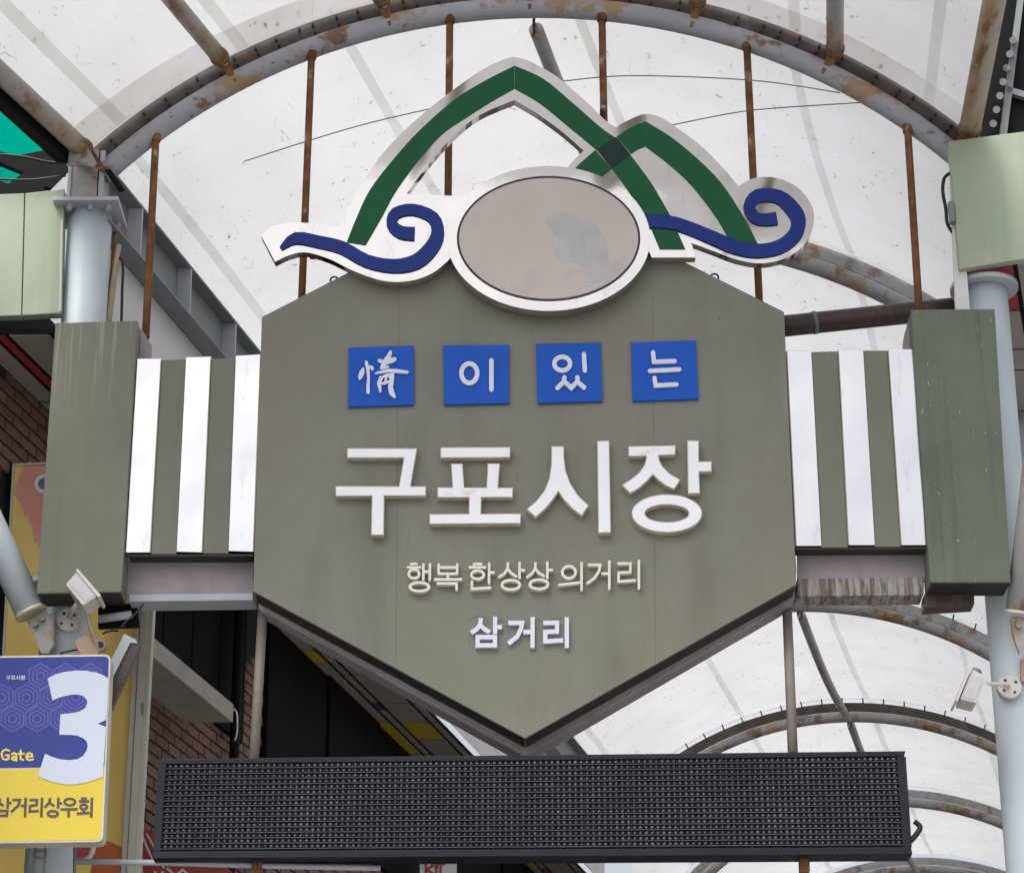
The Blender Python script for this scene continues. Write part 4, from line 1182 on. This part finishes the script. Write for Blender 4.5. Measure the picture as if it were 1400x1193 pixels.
for r_ in range(0, 120):
    z = 3.2 + r_ * (bh_ + gap)
    for k in range(-2, 60):
        yv = 0.2 + (k + 0.5 * (r_ % 2)) * pitch_y
        x_, y_ = to_px(street(C_W, yv, z))
        if 358 <= x_ < 560 and 1050 < y_ < 1260 and z < W(420, 1112, C_W).z:
            rest.obox(street(C_W - 0.005, yv, z), u_, w_, Vector((0, 0, bh_ / 2)))
for c in cells[296:]:
    rest.obox(street(C_W - 0.005, c[2], c[1]), u_, w_, Vector((0, 0, bh_ / 2)))
if rest.v: build('brickwork', rest, M_brick[2], bd, kind='stuff')
# dark window panels above the slab and dark cladding farther back
for (xa, xb, ya_, yb_) in ((205, 262, 780, 1010), (263, 320, 780, 1060)):
    pass
c_win = C_W + 0.03
def wallquad(x0, x1, z0, z1, c, th_=0.03):
    ya, yb = W(x0, 950, c).y, W(x1, 950, c).y
    return run(MB(), c - th_, c, ya, yb, z0, z1)
z_slab_top = W(262, 914, C_W + 0.32).z
z_slab_bot = W(262, 941, C_W + 0.32).z
ys0, ys1 = W(203, 890, C_W + 0.32).y, W(319, 980, C_W + 0.32).y
build('canopy_slab', run(MB(), C_W + 0.002, C_W + 0.32, ys0 - 0.5, ys1, z_slab_bot, z_slab_top), M_concrete, bd, bevel=0.006)
build('drip_edge', MB().tube([P(a_[0], a_[1], ys1 + 0.02) for a_ in smooth([(319, 968), (324, 976), (324, 1000), (321, 1012)], 4)], 0.006, 8), M_print_white, bd)
for k in range(max(4, math.ceil((W(322, 930, C_W + 0.12).y - ys0 + 0.6) / 0.52))):
    y0_ = ys0 - 0.6 + k * 0.52
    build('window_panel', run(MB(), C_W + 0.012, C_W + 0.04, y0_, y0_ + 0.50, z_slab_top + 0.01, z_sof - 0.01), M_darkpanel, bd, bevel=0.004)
z_clad = W(420, 1112, C_W).z
for k in range(9):
    y0_ = W(352, 950, C_W).y + 0.1 + k * 1.35
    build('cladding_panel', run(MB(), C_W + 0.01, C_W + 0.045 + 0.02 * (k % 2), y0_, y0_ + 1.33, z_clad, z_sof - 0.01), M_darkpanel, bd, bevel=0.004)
dp = W(324, 930, C_W + 0.12)
tag(build('downpipe', MB().tube([(dp.x, dp.y, 0.0), (dp.x, dp.y, 4.0), (dp.x, dp.y, z_sof - 0.02)], 0.035, 12), M_gutter, base=(dp.x, dp.y, 0)), 'black downpipe at the end of the concrete canopy slab', 'pipe')

# patterned soffit panels under the eaves
def soffit(name_label, c0, c1, y0, y1, zs, seed):
    rnd = random.Random(seed)
    t = thing('patterned_soffit', name_label, 'soffit', street((c0 + c1) / 2, (y0 + y1) / 2, zs))
    build('backing', run(MB(), min(c0, c1), max(c0, c1), y0, y1, zs + 0.006, zs + 0.03), M_gutter, t)
    w = c1 - c0
    cuts = [0.0, 0.26, 0.40, 0.86, 1.0]
    yy = y0
    mats = [M_soffit_white] * 11 + [M_soffit_yellow, M_soffit_yellow, M_soffit_red, M_soffit_blue]
    while yy < y1 - 0.2:
        ln = rnd.choice([0.18, 0.3, 0.55, 0.75, 0.95])
        ye = min(yy + ln, y1)
        for k in range(len(cuts) - 1):
            a_, b_ = c0 + w * cuts[k], c0 + w * cuts[k + 1]
            lo_, hi_ = min(a_, b_) + 0.014, max(a_, b_) - 0.014
            mt = rnd.choice(mats)
            mid = yy + (ye - yy) * rnd.uniform(0.3, 0.7)
            if ye - yy > 0.5 and rnd.random() < 0.45:
                build('panel', run(MB(), lo_, hi_, yy + 0.012, mid - 0.012, zs, zs + 0.005), mt, t)
                build('panel', run(MB(), lo_, hi_, mid + 0.012, ye - 0.012, zs, zs + 0.005), rnd.choice(mats), t)
            else:
                build('panel', run(MB(), lo_, hi_, yy + 0.012, ye - 0.012, zs, zs + 0.005), mt, t)
        yy = ye
    return t
c_edge = P(88, 457, 0.3).x - SKEW * 0.3
soffit('dark patterned eaves soffit with yellow and red panels left of the sign', C_W + 0.002, c_edge, 0.3, 15.5, z_sof, 5)
z_sr = P(1350, 362, 0.3).z
c_re = P(1318, 366, 0.3).x - SKEW * 0.3
soffit('patterned eaves soffit with a blue panel under the right pale green box', c_re, c_re + 1.1, 0.20, 3.2, z_sr + 0.02, 11)

# cream aluminium post and printed shop board
Yb = 0.95
t = thing('shop_board', 'yellow printed shop board with pink blot behind the left column', 'sign', P(100, 1190, Yb))
build('board', MB().prism([(19, 636), (196, 628), (168, 1240), (-14, 1240)], Yb, 0.10), M_yellow, t, bevel=0.004)
build('frame', MB().prism([(17, 634), (20, 634), (-12, 1240), (-16, 1240)], Yb - 0.012, 0.12), M_alu, t)
build('frame', MB().prism([(17, 633.5), (196, 626), (196, 628.5), (17, 636)], Yb - 0.012, 0.12), M_alu, t)
build('pink_print', MB().prism([(34, 637), (120, 633), (112, 760), (80, 790), (60, 770), (52, 746), (50, 738), (47, 741), (44, 722), (40, 716), (38, 702), (34, 706), (31, 694), (25, 684), (20, 674), (22, 661), (27, 649)], Yb - 0.004, 0.003), M_pink, t)
for (cx_, cy_, rr) in ((60, 661, 13), (54, 800, 14), (137, 881, 8)):
    build('printed_ring', MB().prism([ell(cx_, cy_, rr, rr * 1.0), ell(cx_, cy_, rr * 0.62, rr * 0.62)], Yb - 0.008, 0.003), M_print_white, t)
    build('printed_dot', MB().prism(ell(cx_, cy_, rr * 0.6, rr * 0.6), Yb - 0.0075, 0.003), M_print_grey, t)
build('orange_print', MB().prism([(128, 1152), (148, 1149), (168, 1158), (172, 1165), (168, 1240), (120, 1240)], Yb - 0.004, 0.003), M_orange, t)
build('red_print', MB().prism([(100, 1145), (126, 1148), (120, 1170), (100, 1176)], Yb - 0.0045, 0.003), M_red, t)
t = thing('aluminium_post', 'cream aluminium post between the yellow shop board and the brick wall', 'post', P(180, 1190, 0.9))
for (xa, xb, ya) in ((181.5, 189, 0.90), (189.4, 199, 0.88), (199.4, 206, 0.90)):
    build('profile', MB().prism([(xa + 4, 826), (xb + 4, 826), (xb - 19, 1240), (xa - 19, 1240)], ya, 0.10), M_alu, t, bevel=0.003)
build('latch', MB().prism([(193, 960), (196.5, 960), (196, 976), (192.5, 976)], 0.865, 0.02), M_ibeam, t, bevel=0.002)
# red shop sign below
t = thing('red_shop_sign', 'red shop sign with white lettering behind the left end of the display board', 'sign', P(250, 1190, 2.2))
build('board', MB().prism(rrect([(186, 1128), (250, 1150), (318, 1190), (318, 1260), (180, 1260)], 5), 2.2, 0.12), M_red, t)
for st in ([(194, 1140, 3), (202, 1160, 3), (210, 1178, 2)], [(200, 1138, 2), (212, 1160, 3), (224, 1186, 3)], [(228, 1186, 3), (240, 1196, 3), (250, 1188, 3), (262, 1200, 3)], [(192, 1165, 4), (194, 1200, 4)], [(212, 1190, 4), (212, 1215, 4)], [(222, 1190, 4), (222, 1215, 4)]):
    build('printed_letter', MB().stroke(st, 2.195, 0.004), M_print_white, t)
# far sign with red letters
Yk = W(590, 1190, C_W + 0.25).y
t = thing('far_shop_sign', 'white shop sign with red letters seen under the middle of the display board', 'sign', P(598, 1215, Yk))
build('board', MB().prism([(574, 1165), (624, 1165), (624, 1216), (574, 1216)], Yk, 0.1), M_print_white, t)
kk = crop(350, 893, 3.977)
red = [kk([(925, 1120, 14), (925, 1230, 14)]), kk([(925, 1128, 12), (955, 1130, 12), (960, 1155, 12), (930, 1172, 12), (962, 1195, 12), (955, 1225, 12), (925, 1228, 12)])], \
      [kk([(968, 1120, 13), (980, 1170, 13), (980, 1230, 13)]), kk([(994, 1120, 13), (981, 1170, 13)])], [kk([(1020, 1150, 13), (1018, 1128, 13), (1004, 1125, 13), (1002, 1225, 13), (1018, 1228, 13), (1020, 1200, 13)])]
for rs in red:
    m_ = MB()
    for k, s in enumerate(rs): m_.stroke(s, Yk - 0.006 - 0.001 * k, 0.004 + 0.001 * k)
    build('printed_letter', m_, M_red, t)

# dark shop row closing the far end and the right side
fb = thing('far_building', 'dark building at the deep end of the arcade', 'building', (6, 32, 0))
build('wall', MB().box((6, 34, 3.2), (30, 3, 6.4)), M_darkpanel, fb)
for k in range(6):
    build('shutter', MB().box((-5 + k * 3.6, 32.45, 2.0), (3.0, 0.08, 3.6)), M_ibeam, fb)
rb = thing('shop_building', 'shop building along the right side of the arcade behind the right column', 'building', street(4.6, 8, 0))
build('wall', run(MB(), 4.2, 6.0, 4.5, 30, 0, 5.6), M_concrete, rb)
for k in range(5):
    build('shutter', run(MB(), 4.15, 4.198, 5.2 + k * 4.6, 9.0 + k * 4.6, 0.1, 3.2), M_ibeam, rb)

# ------------------------------------------------------------------ top left: gutter, green sheet
def gut(px, py, t): return vault(th_of(px, py), t, 0.0)
h98 = th_of(98, 192)
gt = thing('gutter_beam', 'black gutter beam along the edge of the front roof sheet', 'beam', vault(h98, -0.1, 0))
g0, g1 = P(86, 212, 0.20), vault(h98, -3.0, 0.13) + (P(86, 212, 0.20) - vault(h98, -0.12, 0.13))
dz_ = Vector((0, 0, 0.045))
m = MB()
m.obox((g0 + g1) / 2, (g1 - g0) / 2, Vector((0.035, 0, 0)), dz_)
build('trough', m, M_gutter, gt)
t = thing('green_sheet', 'turquoise translucent plastic sheet glowing beyond the left roof edge', 'plastic sheet', P(10, 250, 0.9))
grid = [[P(x_, y_, 0.9) + Vector((0, 0.1 * math.sin(x_ * 0.05), 0)) for x_ in (-160, -110, -60, -20, 20, 60, 92)] for y_ in (60, 110, 160, 200, 252)]
m = MB().sheet(grid)
build('sheet', m, M_tarp, t)
build('purlin', MB().prism([(-60, 200), (0, 207), (22, 213), (62, 205), (66, 250), (34, 236), (0, 222), (-60, 216)], 0.80, 0.06), M_gutter, t)
build('purlin', MB().prism([(-60, 246), (0, 247), (12, 251), (32, 236), (90, 240), (90, 275), (-60, 280)], 0.78, 0.06), M_gutter, t)
build('purlin', MB().prism([(60, 203), (74, 196), (100, 240), (100, 262), (60, 255)], 0.76, 0.06), M_gutter, t)
for (pp, lab) in (([(-20, 210), (30, 214), (70, 222), (108, 223)], 'thin black cable tied to the left column stub'), ([(-20, 244), (40, 246), (90, 240)], 'thin black cable above the left pale green box')):
    pts = [P(a_[0], a_[1], 0.2) for a_ in smooth(pp, 5)]
    tag(build('cable', MB().tube(pts, 0.008, 8), M_cable, base=pts[0]), lab, 'cable')
# top right: dark glazing behind the outer tube
t = thing('dark_glazing', 'dark glazed panel behind the outer right roof tube', 'panel', P(1400, 180, 0.6))
build('pane', MB().prism([(1376, -60), (1500, -60), (1500, 200), (1338, 200)], 0.55, 0.02), M_gutter, t)
build('frame', MB().prism([(1394, -20), (1402, -20), (1376, 190), (1366, 192)], 0.50, 0.04), M_ibeam, t)
for k in range(7):
    build('clip', MB().tube([P(1385 - k * 4.5, 55 + k * 19, 0.42), P(1385 - k * 4.5, 55 + k * 19, 0.50)], 0.022, 8), M_purlin, t)
build('frame', MB().prism([(1378, 118), (1500, 155), (1500, 163), (1377, 126)], 0.50, 0.04), M_ibeam, t)

# wires across the roof, ends tied to the roof sheet
def roof_hit(px, py):
    d = ray(px, py); d = d / d.y
    for k in range(1, 900):
        p = CAM + d * (13.32 + 0.01 * k)
        t_ = p.y - Y0
        if math.hypot(p.x - CX - SKEW * t_, p.z - CZ) > CR + 0.14: return p
    return CAM + d * 14
for (pp, ends, lab) in [([(430, 190), (510, 167), (610, 144)], ((330, 222), None), 'thin wire running left behind the emblem peak'),
                     ([(755, 113), (830, 105), (900, 104), (1000, 108)], (None, (1112, 123)), 'thin wire curving right from the tall emblem peak'),
                     ([(900, 175), (1000, 155), (1060, 148)], (None, (1200, 139)), 'thin wire running right from the lower emblem peak')]:
    pts = [P(a_[0], a_[1], 0.9) for a_ in pp]
    if ends[0]: pts = [roof_hit(*ends[0])] + pts
    if ends[1]: pts = pts + ([roof_hit(*ends[1])] if ends[1][0] > 1190 else [P(1065, 114, 0.75), P(1148, 127, Y0)])
    pts = [Vector(q_) for q_ in smooth([tuple(v) for v in pts], 6)]
    tag(build('wire', MB().tube(pts, 0.0036, 6), M_ibeam, base=pts[0]), lab, 'wire', 'thin wires under the roof')
# box under the right olive box and conduit
tag(build('cable_tray', MB().prism([(1264, 812), (1332, 808), (1332, 826), (1264, 830)], 0.16, 0.12), M_brownpipe, base=P(1298, 828, 0.2)), 'small dark red tray under the worn olive box', 'tray')
for o in scene.objects:
    if o.type == 'MESH' and o.name.startswith('sheet'):
        pass
